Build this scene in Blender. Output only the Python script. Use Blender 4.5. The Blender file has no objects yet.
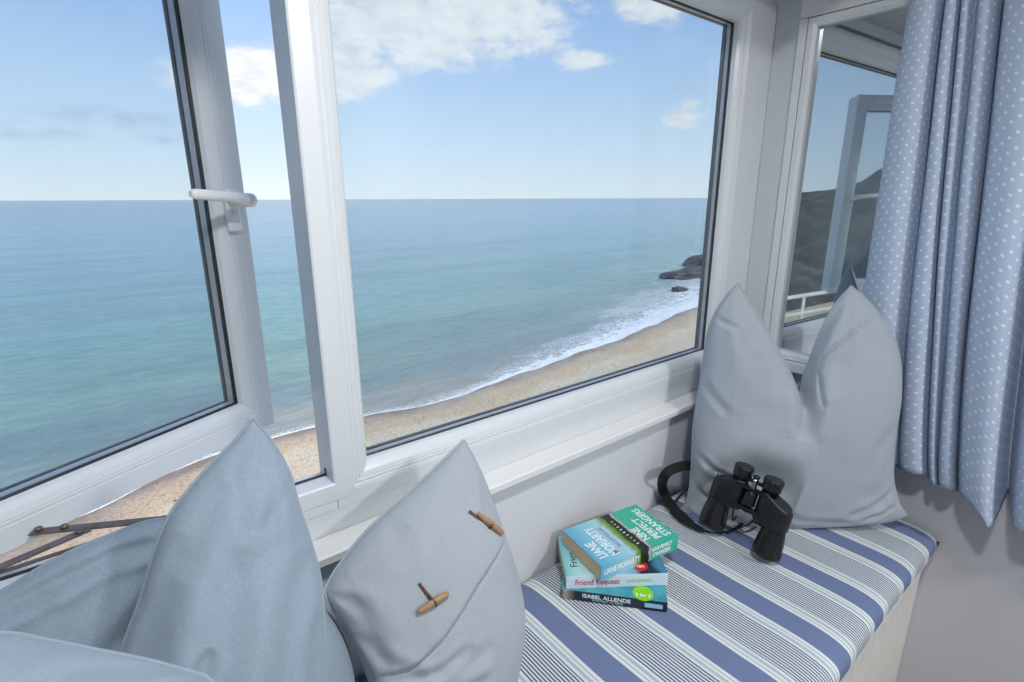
import bpy, bmesh, math, random
from mathutils import Vector, Matrix, noise
C = bpy.context.scene.collection
sc = bpy.context.scene
MIRROR_YAW = -2.2
H0 = 1.3                       # eye height above the room floor; every measure below is relative to the eye and lifted at the end
rad = math.radians

# ---------------------------------------------------------------- camera
FPX = 528.0; AZ = rad(51.05); PITCH = rad(15.10); ROLL = rad(-0.22)
hd = Vector((math.cos(AZ), math.sin(AZ), 0)); rt = Vector((math.sin(AZ), -math.cos(AZ), 0)); up = Vector((0, 0, 1))
CF = hd*math.cos(PITCH) - up*math.sin(PITCH); CU0 = up*math.cos(PITCH) + hd*math.sin(PITCH)
CR = rt*math.cos(ROLL) + CU0*math.sin(ROLL); CU = -rt*math.sin(ROLL) + CU0*math.cos(ROLL)
cam_d = bpy.data.cameras.new('camera'); cam = bpy.data.objects.new('camera', cam_d); C.objects.link(cam)
cam_d.sensor_width = 36; cam_d.lens = FPX/1024*36; cam_d.clip_start = 0.02; cam_d.clip_end = 60000
cam.matrix_world = Matrix(((CR.x, CU.x, -CF.x, 0), (CR.y, CU.y, -CF.y, 0), (CR.z, CU.z, -CF.z, H0), (0, 0, 0, 1)))
sc.camera = cam
def ray(u, v): return CF + CR*((u-512)/FPX) - CU*((v-341)/FPX)
def ony(u, v, y): r = ray(u, v); return r*(y/r.y)
def onx(u, v, x): r = ray(u, v); return r*(x/r.x)
def onz(u, v, z): r = ray(u, v); return r*(z/r.z)
def onp(u, v, p, n): r = ray(u, v); return r*(p.dot(n)/r.dot(n))

# ---------------------------------------------------------------- colour management
vs = sc.view_settings; vs.view_transform = 'Standard'; vs.look = 'None'; vs.gamma = 1; vs.exposure = 0; vs.use_curve_mapping = False
sc.cycles.transparent_max_bounces = 24; sc.cycles.max_bounces = 10

def lin(r, g, b):
    f = lambda c: (c/255/12.92) if c/255 <= .04045 else ((c/255+.055)/1.055)**2.4
    return (f(r), f(g), f(b), 1)

# ---------------------------------------------------------------- sky
class NT:
    """small node-tree helper"""
    def __init__(s, tree): s.t = tree; s.n = tree.nodes; s.l = tree.links
    def new(s, kind, **kw):
        nd = s.n.new(kind)
        for k, v in kw.items():
            if k.startswith('i_'): nd.inputs[k[2:].replace('_', ' ')].default_value = v
            else: setattr(nd, k, v)
        return nd
    def put(s, sock, v):
        if isinstance(v, bpy.types.NodeSocket): s.l.new(v, sock)
        else: sock.default_value = v
    def math(s, op, a, b=0.0, c=None, clamp=False):
        nd = s.n.new('ShaderNodeMath'); nd.operation = op; nd.use_clamp = clamp
        s.put(nd.inputs[0], a); s.put(nd.inputs[1], b)
        if c is not None: s.put(nd.inputs[2], c)
        return nd.outputs[0]
    def vmath(s, op, a, b=(0, 0, 0)):
        nd = s.n.new('ShaderNodeVectorMath'); nd.operation = op
        s.put(nd.inputs[0], a); s.put(nd.inputs[1], b)
        return nd.outputs['Value'] if op in ('LENGTH', 'DOT_PRODUCT') else nd.outputs[0]
    def ramp(s, fac, stops, interp='LINEAR'):
        nd = s.n.new('ShaderNodeValToRGB'); nd.color_ramp.interpolation = interp
        el = nd.color_ramp.elements
        while len(el) < len(stops): el.new(1.0)
        for e, (p, c) in zip(el, stops):
            e.position = p; e.color = c if len(c) == 4 else (*c, 1)
        s.put(nd.inputs[0], fac); return nd.outputs[0]
    def noise(s, vec, scale, detail=2, rough=.5, out='Fac', dist=0):
        nd = s.n.new('ShaderNodeTexNoise'); nd.inputs['Scale'].default_value = scale
        nd.inputs['Detail'].default_value = detail; nd.inputs['Roughness'].default_value = rough
        nd.inputs['Distortion'].default_value = dist
        if vec is not None: s.l.new(vec, nd.inputs['Vector'])
        return nd.outputs[out]
    def mix(s, fac, a, b, mode='MIX'):
        nd = s.n.new('ShaderNodeMix'); nd.data_type = 'RGBA'; nd.blend_type = mode
        s.put(nd.inputs[0], fac); s.put(nd.inputs[6], a); s.put(nd.inputs[7], b); return nd.outputs[2]
    def mapping(s, vec, scale=(1, 1, 1), rot=(0, 0, 0), loc=(0, 0, 0)):
        nd = s.n.new('ShaderNodeMapping'); s.l.new(vec, nd.inputs[0])
        nd.inputs['Scale'].default_value = scale; nd.inputs['Rotation'].default_value = rot; nd.inputs['Location'].default_value = loc
        return nd.outputs[0]
    def bump(s, h, strength=.3, dist=.01, normal=None):
        nd = s.n.new('ShaderNodeBump'); nd.inputs['Strength'].default_value = strength; nd.inputs['Distance'].default_value = dist
        s.l.new(h, nd.inputs['Height'])
        if normal is not None: s.l.new(normal, nd.inputs['Normal'])
        return nd.outputs[0]

SKY_STRENGTH = 1.1
w = bpy.data.worlds.new('sky'); sc.world = w; w.use_nodes = True
w.node_tree.nodes.clear(); n = NT(w.node_tree)
tc = n.new('ShaderNodeTexCoord'); d = n.vmath('NORMALIZE', tc.outputs['Generated'])
sp = n.new('ShaderNodeSeparateXYZ'); n.l.new(d, sp.inputs[0]); zz = sp.outputs[2]
base = n.ramp(zz, [(0.0, lin(236, 246, 252)), (.05, lin(222, 240, 253)), (.14, lin(200, 226, 252)), (.27, lin(168, 202, 246)), (.6, lin(112, 152, 215)), (1.0, lin(80, 120, 190))])
# clouds: soft lumps at the places they stand in the sky, broken up by noise
skv = n.mapping(d, scale=(1, 1, 2.1))
nz = n.noise(skv, 7.5, 6, .62, dist=.3); nz2 = n.noise(skv, 26, 5, .6)
nn = n.math('ADD', n.math('MULTIPLY', n.math('SUBTRACT', nz, .5), 2.2), n.math('MULTIPLY', n.math('SUBTRACT', nz2, .5), 1.0))
def blob(px, rx, rz):
    c = ray(*px).normalized(); h = Vector((c.x, c.y, 0)).normalized(); t = Vector((-h.y, h.x, 0))
    df = n.vmath('SUBTRACT', d, tuple(c))
    a = n.math('DIVIDE', n.vmath('DOT_PRODUCT', df, tuple(t)), rx); sp_ = n.math('DIVIDE', n.math('SUBTRACT', zz, c.z), rz)
    dist = n.math('SQRT', n.math('ADD', n.math('MULTIPLY', a, a), n.math('MULTIPLY', sp_, sp_)))
    side = n.math('GREATER_THAN', n.vmath('DOT_PRODUCT', d, tuple(c)), 0.0)
    return n.math('MULTIPLY', n.math('SUBTRACT', 1.0, dist, clamp=True), side)
acc = None
for px, rx, rz, k in [((450, 10), .29, .105, 1.6), ((360, 25), .13, .07, 1.25), ((335, 62), .12, .075, 1.35), ((520, 12), .13, .055, 1.3), ((578, 60), .08, .022, 1.1), ((655, 6), .09, .045, 1.2),
                      ((682, 118), .055, .024, .95), ((690, 106), .03, .016, .8), ((258, 78), .11, .055, 1.45), ((185, 75), .06, .035, .9), ((480, -60), .3, .12, 1.6), ((200, -150), .4, .1, 1.2), ((700, -120), .4, .1, 1.0)]:
    b = n.math('MULTIPLY', blob(px, rx, rz), k); acc = b if acc is None else n.math('MAXIMUM', acc, b)
dens = n.math('ADD', acc, n.math('MULTIPLY', nn, n.math('MINIMUM', n.math('MULTIPLY', acc, 2.2), 1.0)))
cl = n.ramp(dens, [(.12, (0, 0, 0)), (.85, (1, 1, 1))], 'EASE')
ccol = n.ramp(nz2, [(.3, lin(222, 230, 240)), (.6, lin(246, 249, 252))])
# faint streaks low over the horizon and the thin grey bars at the left
st = n.noise(n.mapping(d, scale=(3, 3, 26)), 2.4, 4, .6)
band = n.math('MULTIPLY', n.ramp(zz, [(0.0, (0, 0, 0)), (.008, (1, 1, 1)), (.05, (0, 0, 0))]), n.ramp(st, [(.45, (0, 0, 0)), (.7, (.6, .6, .6))]))
acc2 = None
for px, rx, rz in [((120, 118), .13, .022), ((20, 130), .10, .018), ((170, 140), .06, .012)]:
    b = blob(px, rx, rz); acc2 = b if acc2 is None else n.math('MAXIMUM', acc2, b)
grey = n.math('MULTIPLY', acc2, n.ramp(nz2, [(.35, (0, 0, 0)), (.65, (.8, .8, .8))]))
col = n.mix(n.math('MULTIPLY', band, .6), base, lin(238, 244, 250))
col = n.mix(n.math('MULTIPLY', grey, .75), col, lin(165, 182, 212))
col = n.mix(cl, col, ccol)
bg = n.new('ShaderNodeBackground'); n.l.new(col, bg.inputs[0]); bg.inputs[1].default_value = SKY_STRENGTH
n.l.new(bg.outputs[0], n.new('ShaderNodeOutputWorld').inputs[0])

# ---------------------------------------------------------------- sun, and two fill lamps added indoors
sd = bpy.data.lights.new('sun', 'SUN'); sd.energy = 4.0; sd.angle = rad(.6); sd.color = (1, .95, .86)
so = bpy.data.objects.new('sun', sd); C.objects.link(so); so.rotation_euler = Vector((.55, -.75, .85)).to_track_quat('Z', 'Y').to_euler(); so.location = (0, 0, 30)
FILL_POS = Vector((.32, -.02, .80))        # added fill lamp above the seat, standing in for a camera flash
la = bpy.data.lights.new('flash_fill_light', 'AREA'); la.shape = 'DISK'; la.size = .15; la.energy = 15; la.color = (1, .99, .975)
lo = bpy.data.objects.new('flash_fill_light', la); C.objects.link(lo); lo.location = FILL_POS + Vector((0, 0, -.045 + H0))
lb = bpy.data.lights.new('back_fill_light', 'AREA'); lb.shape = 'DISK'; lb.size = .3; lb.energy = 36; lb.color = (1, .985, .965)  # second added lamp, frontal fill for the window wall
lbo = bpy.data.objects.new('back_fill_light', lb); C.objects.link(lbo); lbo.location = (.90, -1.50, .859 + H0); lbo.rotation_euler = (0, 0, 0)

# ---------------------------------------------------------------- mesh helpers
class MB:
    def __init__(s): s.b = bmesh.new(); s.uv = s.b.loops.layers.uv.new('UVMap')
    def quad(s, *p):
        vs_ = [s.b.verts.new(q) for q in p]; return s.b.faces.new(vs_)
    def box(s, x0, x1, y0, y1, z0, z1, bev=0, M=None):
        P = [Vector((x, y, z)) for x in (x0, x1) for y in (y0, y1) for z in (z0, z1)]
        if M: P = [M @ p for p in P]
        v = [s.b.verts.new(p) for p in P]
        fs = [s.b.faces.new([v[i] for i in f]) for f in ((0, 1, 3, 2), (4, 6, 7, 5), (0, 4, 5, 1), (2, 3, 7, 6), (0, 2, 6, 4), (1, 5, 7, 3))]
        if bev:
            es = list({e for f in fs for e in f.edges})
            bmesh.ops.bevel(s.b, geom=es, offset=bev, segments=2, profile=.6, affect='EDGES')
    def lathe(s, prof, M=None, n=32, cap=True, smooth=True):
        M = M or Matrix(); rings = []
        for r, z in prof:
            rings.append([s.b.verts.new(M @ Vector((r*math.cos(2*math.pi*i/n), r*math.sin(2*math.pi*i/n), z))) for i in range(n)])
        for a, b in zip(rings, rings[1:]):
            for i in range(n):
                f = s.b.faces.new((a[i], a[(i+1) % n], b[(i+1) % n], b[i])); f.smooth = smooth
        if cap:
            for r_, fl in ((rings[0], True), (rings[-1], False)):
                s.b.faces.new(list(reversed(r_)) if fl else r_)
    def tube(s, pts, rads, n=10, flat=1.0, side=None, smooth=True, closed=False, face_eye=False):
        pts = [Vector(p) for p in pts]
        if not hasattr(rads, '__len__'): rads = [rads]*len(pts)
        rings = []; prev = None
        for i, p in enumerate(pts):
            if closed: t = pts[(i+1) % len(pts)] - pts[i-1]
            else: t = pts[min(i+1, len(pts)-1)] - pts[max(i-1, 0)]
            t.normalize()
            if face_eye: side = t.cross(p).normalized()
            ref = Vector(side) if side is not None else (prev if prev is not None else (Vector((0, 0, 1)) if abs(t.z) < .9 else Vector((1, 0, 0))))
            a = (ref - t*ref.dot(t)); a.normalize(); b = t.cross(a); prev = a
            rings.append([s.b.verts.new(p + a*(rads[i]*math.cos(2*math.pi*k/n)) + b*(rads[i]*flat*math.sin(2*math.pi*k/n))) for k in range(n)])
        prs = list(zip(rings, rings[1:])) + ([(rings[-1], rings[0])] if closed else [])
        for a, b in prs:
            for k in range(n):
                f = s.b.faces.new((a[k], a[(k+1) % n], b[(k+1) % n], b[k])); f.smooth = smooth
        if not closed:
            s.b.faces.new(list(reversed(rings[0]))); s.b.faces.new(rings[-1])
    def prism(s, poly, z0, z1, M=None):
        M = M or Matrix()
        lo_ = [s.b.verts.new(M @ Vector((x, y, z0))) for x, y in poly]; hi = [s.b.verts.new(M @ Vector((x, y, z1))) for x, y in poly]
        m = len(poly)
        for i in range(m): s.b.faces.new((lo_[i], lo_[(i+1) % m], hi[(i+1) % m], hi[i]))
        s.b.faces.new(list(reversed(lo_))); s.b.faces.new(hi)
    def grid(s, f, nu, nv, smooth=True, uvf=None, flip=False):
        V = [[s.b.verts.new(f(i/nu, j/nv)) for j in range(nv+1)] for i in range(nu+1)]
        for i in range(nu):
            for j in range(nv):
                q = (V[i][j], V[i+1][j], V[i+1][j+1], V[i][j+1])
                ij = ((i, j), (i+1, j), (i+1, j+1), (i, j+1))
                if flip: q = q[::-1]; ij = ij[::-1]
                fc = s.b.faces.new(q); fc.smooth = smooth
                if uvf:
                    for lp, (a, b) in zip(fc.loops, ij): lp[s.uv].uv = uvf(a/nu, b/nv)
        return V
    def frame(s, x0, x1, z0, z1, prof, M=None):
        """mitred rectangular frame; prof = closed list of (offset outward from the opening, y)"""
        M = M or Matrix()
        loops = []
        for o, y in prof:
            loops.append([s.b.verts.new(M @ Vector(p)) for p in ((x0-o, y, z0-o), (x1+o, y, z0-o), (x1+o, y, z1+o), (x0-o, y, z1+o))])
        m = len(prof)
        for i in range(m):
            a, b = loops[i], loops[(i+1) % m]
            for k in range(4): s.b.faces.new((a[k], a[(k+1) % 4], b[(k+1) % 4], b[k]))
    def build(s, name, mat, parent=None, loc=None, weld=0):
        if weld: bmesh.ops.remove_doubles(s.b, verts=s.b.verts, dist=weld)
        bmesh.ops.recalc_face_normals(s.b, faces=s.b.faces)
        me = bpy.data.meshes.new(name); 
        if loc is not None:
            L = Vector(loc)
            for v in s.b.verts: v.co -= L
        s.b.to_mesh(me); s.b.free(); me.materials.append(mat)
        o = bpy.data.objects.new(name, me); C.objects.link(o)
        if loc is not None: o.location = loc
        if parent: o.parent = parent
        return o
def empty(name, loc=(0, 0, 0), rot=(0, 0, 0), parent=None):
    o = bpy.data.objects.new(name, None); o.empty_display_size = .05; C.objects.link(o); o.location = loc; o.rotation_euler = rot
    if parent: o.parent = parent
    return o
def tag(o, label=None, cat=None, group=None, kind=None):
    if label: o['label'] = label
    if cat: o['category'] = cat
    if group: o['group'] = group
    if kind: o['kind'] = kind
    return o

# ---------------------------------------------------------------- materials
def mat(name, color, rough=.5, metal=0.0, spec=.5, fn=None, **kw):
    m = bpy.data.materials.new(name); m.use_nodes = True; q = NT(m.node_tree); b = q.n['Principled BSDF']
    b.inputs['Base Color'].default_value = color; b.inputs['Roughness'].default_value = rough; b.inputs['Metallic'].default_value = metal
    b.inputs['Specular IOR Level'].default_value = spec
    for k, v in kw.items(): b.inputs[k.replace('_', ' ')].default_value = v
    if fn: fn(q, b)
    return m
def obj_coord(q): return q.new('ShaderNodeTexCoord').outputs['Object']
def wall_fn(amount, sc1=3, bumps=.06):
    def f(q, b):
        c = obj_coord(q); base_ = b.inputs['Base Color'].default_value[:]
        dk = tuple(x*(1-amount) for x in base_[:3]) + (1,)
        q.l.new(q.mix(q.noise(c, sc1, 4), dk, base_), b.inputs['Base Color'])
        q.l.new(q.bump(q.noise(c, 180, 3), bumps, .002), b.inputs['Normal'])
    return f
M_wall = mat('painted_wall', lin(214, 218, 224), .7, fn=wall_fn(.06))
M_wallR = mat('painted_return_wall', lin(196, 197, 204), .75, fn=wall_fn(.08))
M_ceil = mat('painted_ceiling', lin(196, 196, 198), .8, fn=wall_fn(.05))
M_upvc = mat('white_upvc', lin(216, 222, 226), .28, fn=wall_fn(.03, 6, .01))
M_rubber = mat('black_rubber', lin(34, 34, 36), .45)
M_rubber2 = mat('grey_rubber', lin(70, 70, 76), .4)
M_alu = mat('spacer_bar', lin(182, 186, 192), .35, .2)
M_white = mat('white_gloss', lin(228, 230, 230), .25)
M_chrome = mat('chrome', lin(210, 210, 212), .18, 1)
def stain(q, b):
    c = obj_coord(q); q.l.new(q.mix(q.ramp(q.noise(c, 40, 4), [(.45, (0, 0, 0)), (.7, (1, 1, 1))]), lin(128, 122, 120), lin(112, 88, 74)), b.inputs['Base Color'])
M_steel = mat('weathered_steel', lin(125, 120, 118), .5, .6, fn=stain)
def sill_fn(q, b):
    c = obj_coord(q); base_ = b.inputs['Base Color'].default_value[:]
    s = q.noise(q.mapping(c, scale=(1.2, 30, 40)), 3, 3)
    q.l.new(q.mix(s, tuple(x*.90 for x in base_[:3]) + (1,), base_), b.inputs['Base Color'])
    q.l.new(q.bump(s, .12, .003), b.inputs['Normal'])
M_sill = mat('painted_sill', lin(232, 234, 234), .35, fn=sill_fn)
M_floor = mat('grey_floor', lin(128, 126, 124), .5, fn=wall_fn(.25, 8))
M_panel = mat('painted_panelling', lin(222, 220, 214), .5, fn=wall_fn(.03))

def glass_mat(name, tint, refl=.08, haze=.0):
    m = bpy.data.materials.new(name); m.use_nodes = True; q = NT(m.node_tree); q.n.clear()
    tr = q.new('ShaderNodeBsdfTransparent'); tr.inputs[0].default_value = tint
    gl = q.new('ShaderNodeBsdfGlossy'); gl.inputs['Roughness'].default_value = .01; gl.inputs[0].default_value = (1, 1, 1, 1)
    lw = q.new('ShaderNodeLayerWeight'); lw.inputs[0].default_value = .35
    fac = q.math('ADD', q.math('MULTIPLY', q.math('POWER', lw.outputs['Facing'], 3.0), .5), refl*.5)
    mx = q.new('ShaderNodeMixShader'); q.l.new(fac, mx.inputs[0]); q.l.new(tr.outputs[0], mx.inputs[1]); q.l.new(gl.outputs[0], mx.inputs[2])
    last = mx.outputs[0]
    if haze:
        df = q.new('ShaderNodeBsdfDiffuse'); df.inputs[0].default_value = (.85, .88, .92, 1)
        c = obj_coord(q); s = q.noise(q.mapping(c, scale=(9, 9, 1.2)), 2.2, 4, .6)
        hz = q.math('MULTIPLY', q.ramp(s, [(.35, (.25, .25, .25)), (.75, (1, 1, 1))]), haze)
        m2 = q.new('ShaderNodeMixShader'); q.l.new(hz, m2.inputs[0]); q.l.new(last, m2.inputs[1]); q.l.new(df.outputs[0], m2.inputs[2]); last = m2.outputs[0]
    q.l.new(last, q.new('ShaderNodeOutputMaterial').inputs[0]); return m
M_glass = glass_mat('window_glass', (.935, .955, .965, 1), .02, .02)
M_mirror = mat('silvered_glass', (.62, .66, .69, 1), .015, 1.0)

def linen(name, col, col2):
    def f(q, b):
        c = q.new('ShaderNodeTexCoord').outputs['UV']
        w1 = q.noise(q.mapping(c, scale=(900, 160, 1)), 1.0, 3, .6); w2 = q.noise(q.mapping(c, scale=(160, 900, 1)), 1.0, 3, .6)
        wv = q.math('MULTIPLY', q.math('ADD', w1, w2), .5)
        big = q.noise(obj_coord(q), 6, 3)
        q.l.new(q.mix(q.ramp(q.math('ADD', q.math('MULTIPLY', wv, .8), q.math('MULTIPLY', big, .2)), [(.36, (0, 0, 0)), (.64, (1, 1, 1))]), col2, col), b.inputs['Base Color'])
        q.l.new(q.bump(wv, .35, .0015), b.inputs['Normal'])
        b.inputs['Sheen Weight'].default_value = .15
    return mat(name, col, .9, 0, .2, fn=f)
M_linen = linen('grey_linen', lin(168, 177, 185), lin(146, 156, 165))
M_linenb = linen('blue_grey_linen', lin(146, 162, 176), lin(124, 141, 156))
M_wood = mat('driftwood', lin(176, 142, 104), .7, fn=wall_fn(.35, 60, .3))
M_cord = mat('brown_cord', lin(120, 84, 70), .8, fn=wall_fn(.4, 300, .3))
M_blackp = mat('black_plastic', lin(20, 21, 24), .27)
M_blackl = mat('black_leatherette', lin(20, 21, 24), .38, fn=lambda q, b: q.l.new(q.bump(q.noise(obj_coord(q), 700, 2), .4, .0006), b.inputs['Normal']))
M_webbing = mat('black_webbing', lin(18, 18, 20), .8, fn=lambda q, b: q.l.new(q.bump(q.noise(obj_coord(q), 900, 2), .4, .0006), b.inputs['Normal']))
M_lens = mat('lens_glass', (.02, .025, .05, 1), .03, 0, 1.0)

# striped ticking: the weave runs across the seat
PER, X0 = .177, .603
def stripes(q, b):
    c = q.new('ShaderNodeTexCoord').outputs['UV']; s = q.new('ShaderNodeSeparateXYZ'); q.l.new(c, s.inputs[0])
    x = q.math('ADD', s.outputs[0], q.math('MULTIPLY', q.math('SUBTRACT', q.noise(obj_coord(q), 5, 2), .5), .006))
    fr = q.math('FRACT', q.math('ADD', q.math('DIVIDE', q.math('SUBTRACT', x, X0), PER), 50.5))
    a = q.math('MULTIPLY', q.math('ABSOLUTE', q.math('SUBTRACT', fr, .5)), PER*1.06)      # distance from the centre of the blue band, metres
    blue, cream, br, gg, navy = lin(106, 121, 156), lin(214, 222, 222), lin(150, 146, 150), lin(166, 184, 190), lin(66, 80, 116)
    t = q.math('DIVIDE', a, .1)
    bands = q.ramp(t, [(0, blue), (.27, cream), (.345, br), (.365, cream), (.425, gg), (.495, cream), (.555, cream)], 'CONSTANT')
    pin = q.math('GREATER_THAN', q.math('SINE', q.math('MULTIPLY', x, 2*math.pi/.0063)), .02)
    pc = q.mix(pin, cream, navy)
    col_ = q.mix(q.math('GREATER_THAN', t, .555), bands, pc)
    wv = q.noise(q.mapping(c, scale=(900, 900, 1)), 1, 2)
    q.l.new(q.mix(q.math('MULTIPLY', wv, .10), col_, lin(120, 130, 150)), b.inputs['Base Color'])
    q.l.new(q.bump(wv, .1, .0008), b.inputs['Normal'])
M_stripe = mat('striped_ticking', lin(150, 160, 190), .85, 0, .2, fn=stripes)

def dots(q, b):
    c = q.new('ShaderNodeTexCoord').outputs['UV']; s = q.new('ShaderNodeSeparateXYZ'); q.l.new(c, s.inputs[0])
    P = .0235
    def g(off):
        a = q.math('SUBTRACT', q.math('FRACT', q.math('ADD', q.math('DIVIDE', s.outputs[0], P), off+20)), .5)
        e = q.math('SUBTRACT', q.math('FRACT', q.math('ADD', q.math('DIVIDE', s.outputs[1], P*1.25), off+20)), .5)
        return q.math('SQRT', q.math('ADD', q.math('MULTIPLY', a, a), q.math('MULTIPLY', q.math('MULTIPLY', e, e), 1.56)))
    dd = q.math('MINIMUM', g(0), g(.5))
    k = q.ramp(dd, [(.105, (1, 1, 1)), (.15, (0, 0, 0))])
    wv = q.noise(q.mapping(c, scale=(1500, 500, 1)), 1, 2)
    bc = q.mix(wv, lin(158, 174, 198), lin(182, 196, 216))
    q.l.new(q.mix(k, bc, lin(212, 220, 230)), b.inputs['Base Color']); q.l.new(q.bump(wv, .25, .001), b.inputs['Normal'])
M_dots = mat('dotted_cotton', lin(150, 168, 196), .9, 0, .2, fn=dots)

# ---------------------------------------------------------------- room shell
XM = 1.56; YW = .76; YF = .785; ZF = -H0; ZC = .95; ZS = .535
def struct(name, f, m, loc=None, label=None, cat=None):
    b = MB(); f(b); o = b.build(name, m, loc=loc); o['kind'] = 'structure'
    if label: o['label'] = label; o['category'] = cat
    return o
struct('floor', lambda b: b.box(-1.7, 1.70, -2.3, .93, ZF-.12, ZF), M_floor, label='grey floor of the room below the window seat', cat='floor')
def ceil(b):
    b.box(-1.7, 1.7, -2.3, .48, ZC, ZC+.12); b.box(-1.7, XM, .48, YF, ZS, ZS+.1); b.box(-1.7, XM, .46, .48, ZS, ZC)
struct('ceiling', ceil, M_ceil, label='painted ceiling with lower soffit over the window', cat='ceiling')
def wwall(b):
    b.box(-1.7, XM, YW, .87, ZF, -.555)                    # below the sill
    b.box(-1.7, -.43, YF, .87, -.555, ZC+.12); b.box(-.43, 1.7, YF, .87, .502, ZC+.12)
struct('wall_window', wwall, M_wall, label='pale painted wall below and around the sea window', cat='wall')
def pier(b):
    b.box(1.452, 1.50, YF+.001, .87, -.552, .502, .002); b.box(1.50, 1.70, YF+.004, .87, -.552, .502)
struct('trim_1', pier, M_upvc, label='white corner post between the sea window and the mirror', cat='post')
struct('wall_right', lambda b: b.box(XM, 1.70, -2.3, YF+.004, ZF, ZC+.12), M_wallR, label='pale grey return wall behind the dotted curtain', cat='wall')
struct('wall_left', lambda b: b.box(-1.7, -1.6, -2.3, YW, ZF, ZC+.12), M_wall, label='painted wall at the left end of the room', cat='wall')
struct('wall_back', lambda b: b.box(-1.6, XM, -2.3, -2.2, ZF, ZC+.12), M_wall, label='painted wall behind the camera', cat='wall')

# ---------------------------------------------------------------- window_1: fixed pane, with the opening casement beside it
GX0, GX1, GZ0, GZ1, GY = .326, 1.388, -.434, .428, .815
OX0, OX1, OZ0, OZ1 = -.36, .2595, -.449, .445
win = empty('window_1', (.5, .82, -.45)); tag(win, 'large fixed white window pane looking out over the sea', 'window', kind='structure')
def winpart(b, name, m, parent=win, weld=0): 
    o = b.build(name, m, weld=weld); o.parent = parent; o.matrix_parent_inverse = Matrix.Translation(-Vector(win.location)) if parent is win else Matrix(); return o
b = MB()
# fixed-light frame: bead slope, shallow grooves, flat face, outer reveal
b.frame(GX0, GX1, GZ0, GZ1, [(0, .815), (.001, .802), (.006, .7945), (.014, .790), (.022, .7875), (.0235, .7882), (.025, .7872), (.029, .7868), (.0305, .7874), (.032, .7862), (.038, YF), (.063, YF), (.063, .862), (.03, .862), (0, .8435), (0, .836), (.02, .836), (.02, .815)])
winpart(b, 'frame', M_upvc)
b = MB()
b.box(GX1+.063, 1.4515, YF, .862, GZ0-.063, .5015)
b.box(-.43, GX1+.063, YF+.001, .862, -.555, GZ0-.063)
b.box(GX1+.063, 1.4515, YF+.001, .862, -.555, GZ0-.063)             # lower rail below the beads
winpart(b, 'bottom_rail', M_upvc)
b = MB(); b.frame(GX0, GX1, GZ0, GZ1, [(0.001, .8175), (-.0022, .8168), (-.0024, .8145), (0.001, .8125)]); winpart(b, 'gasket', M_rubber)
b = MB(); b.frame(GX0, GX1, GZ0, GZ1, [(0.001, .8212), (-.0010, .8212), (-.0010, .8308), (0.001, .8308)]); winpart(b, 'spacer_bar', M_alu)
b = MB(); b.frame(GX0, GX1, GZ0, GZ1, [(0.001, .8345), (-.0012, .8345), (-.0013, .840), (-.0006, .8440), (.001, .8440)]); winpart(b, 'outer_gasket', M_rubber2)
b = MB(); b.box(GX0-.004, GX1+.004, .8176, .8212, GZ0-.004, GZ1+.004); winpart(b, 'glass_pane', M_glass)
b = MB(); b.box(GX0-.004, GX1+.004, 0.8310, .8340, GZ0-.004, GZ1+.004); winpart(b, 'glass_pane', M_glass)

# window_2: the frame of the opening light
win2 = empty('window_2', (0, .82, -.46)); tag(win2, 'white window frame with its casement swung open to the sea', 'window', kind='structure')
def w2(b, name, m, parent=win2):
    o = b.build(name, m); o.parent = parent; o.matrix_parent_inverse = Matrix.Translation(-Vector(win2.location)) if parent is win2 else Matrix(); return o
b = MB(); b.frame(OX0, OX1, OZ0, OZ1, [(0, .823), (0, .786), (.003, YF-.0005), (.030, YF-.0005), (.034, YF+.001), (.034, .862), (.014, .862), (.012, .824)]); w2(b, 'frame', M_upvc)
b = MB(); b.box(OX0+.001, OX1-.001, .819, .825, OZ0-.001, OZ0+.0018); b.box(OX1-.0012, OX1+.001, .819, .825, OZ0, OZ0+.012); w2(b, 'gasket', M_rubber)
b = MB(); b.box(OX0-.07, OX0-.034, YF, .861, GZ0-.0628, .5018); b.box(OX0-.034, .262, YF, .861, OZ1+.034, .5018)
b.box(OX0-.034, .262, YF, .861, GZ0-.0628, OZ0-.034); w2(b, 'surround', M_upvc)

# the casement, in its own frame: x from the free edge (0) back to the hinge (-), y outward
SW, SZ0, SZ1 = .63, -.462, .452
ca, sa = math.cos(rad(28.5)), math.sin(rad(28.5))
MS = Matrix(((ca, -sa, 0, .262), (sa, ca, 0, 1.136), (0, 0, 1, 0), (0, 0, 0, 1)))
sash = empty('casement_sash', (0, 0, 0), parent=win2)
sash.matrix_parent_inverse = Matrix.Translation(-Vector(win2.location))
def sp_(b, name, m): 
    for v in b.b.verts: v.co = MS @ v.co
    o = b.build(name, m); o.parent = sash; return o
RX0, RX1, RZ0, RZ1 = -SW+.066, -.066, SZ0+.066, SZ1-.066
b = MB(); b.frame(RX0, RX1, RZ0, RZ1, [(0, .022), (.004, .010), (.012, .003), (.022, .0), (.0235, .0015), (.025, .0), (.0285, .0), (.030, .0012), (.032, -.0), (.0655, -.0), (.066, .001), (.066, .016), (.060, .017), (.060, .066), (.03, .066), (.0, .055), (.0, .047), (.02, .046), (.02, .022)]); sp_(b, 'sash_frame', M_upvc)
b = MB(); b.frame(RX0, RX1, RZ0, RZ1, [(0.001, .0245), (-.0026, .0235), (-.0028, .021), (0.001, .019)]); sp_(b, 'gasket', M_rubber)
b = MB(); b.frame(RX0, RX1, RZ0, RZ1, [(0.001, .028), (-.0012, .028), (-.0012, .0425), (0.001, .0425)]); sp_(b, 'spacer_bar', M_alu)
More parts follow.
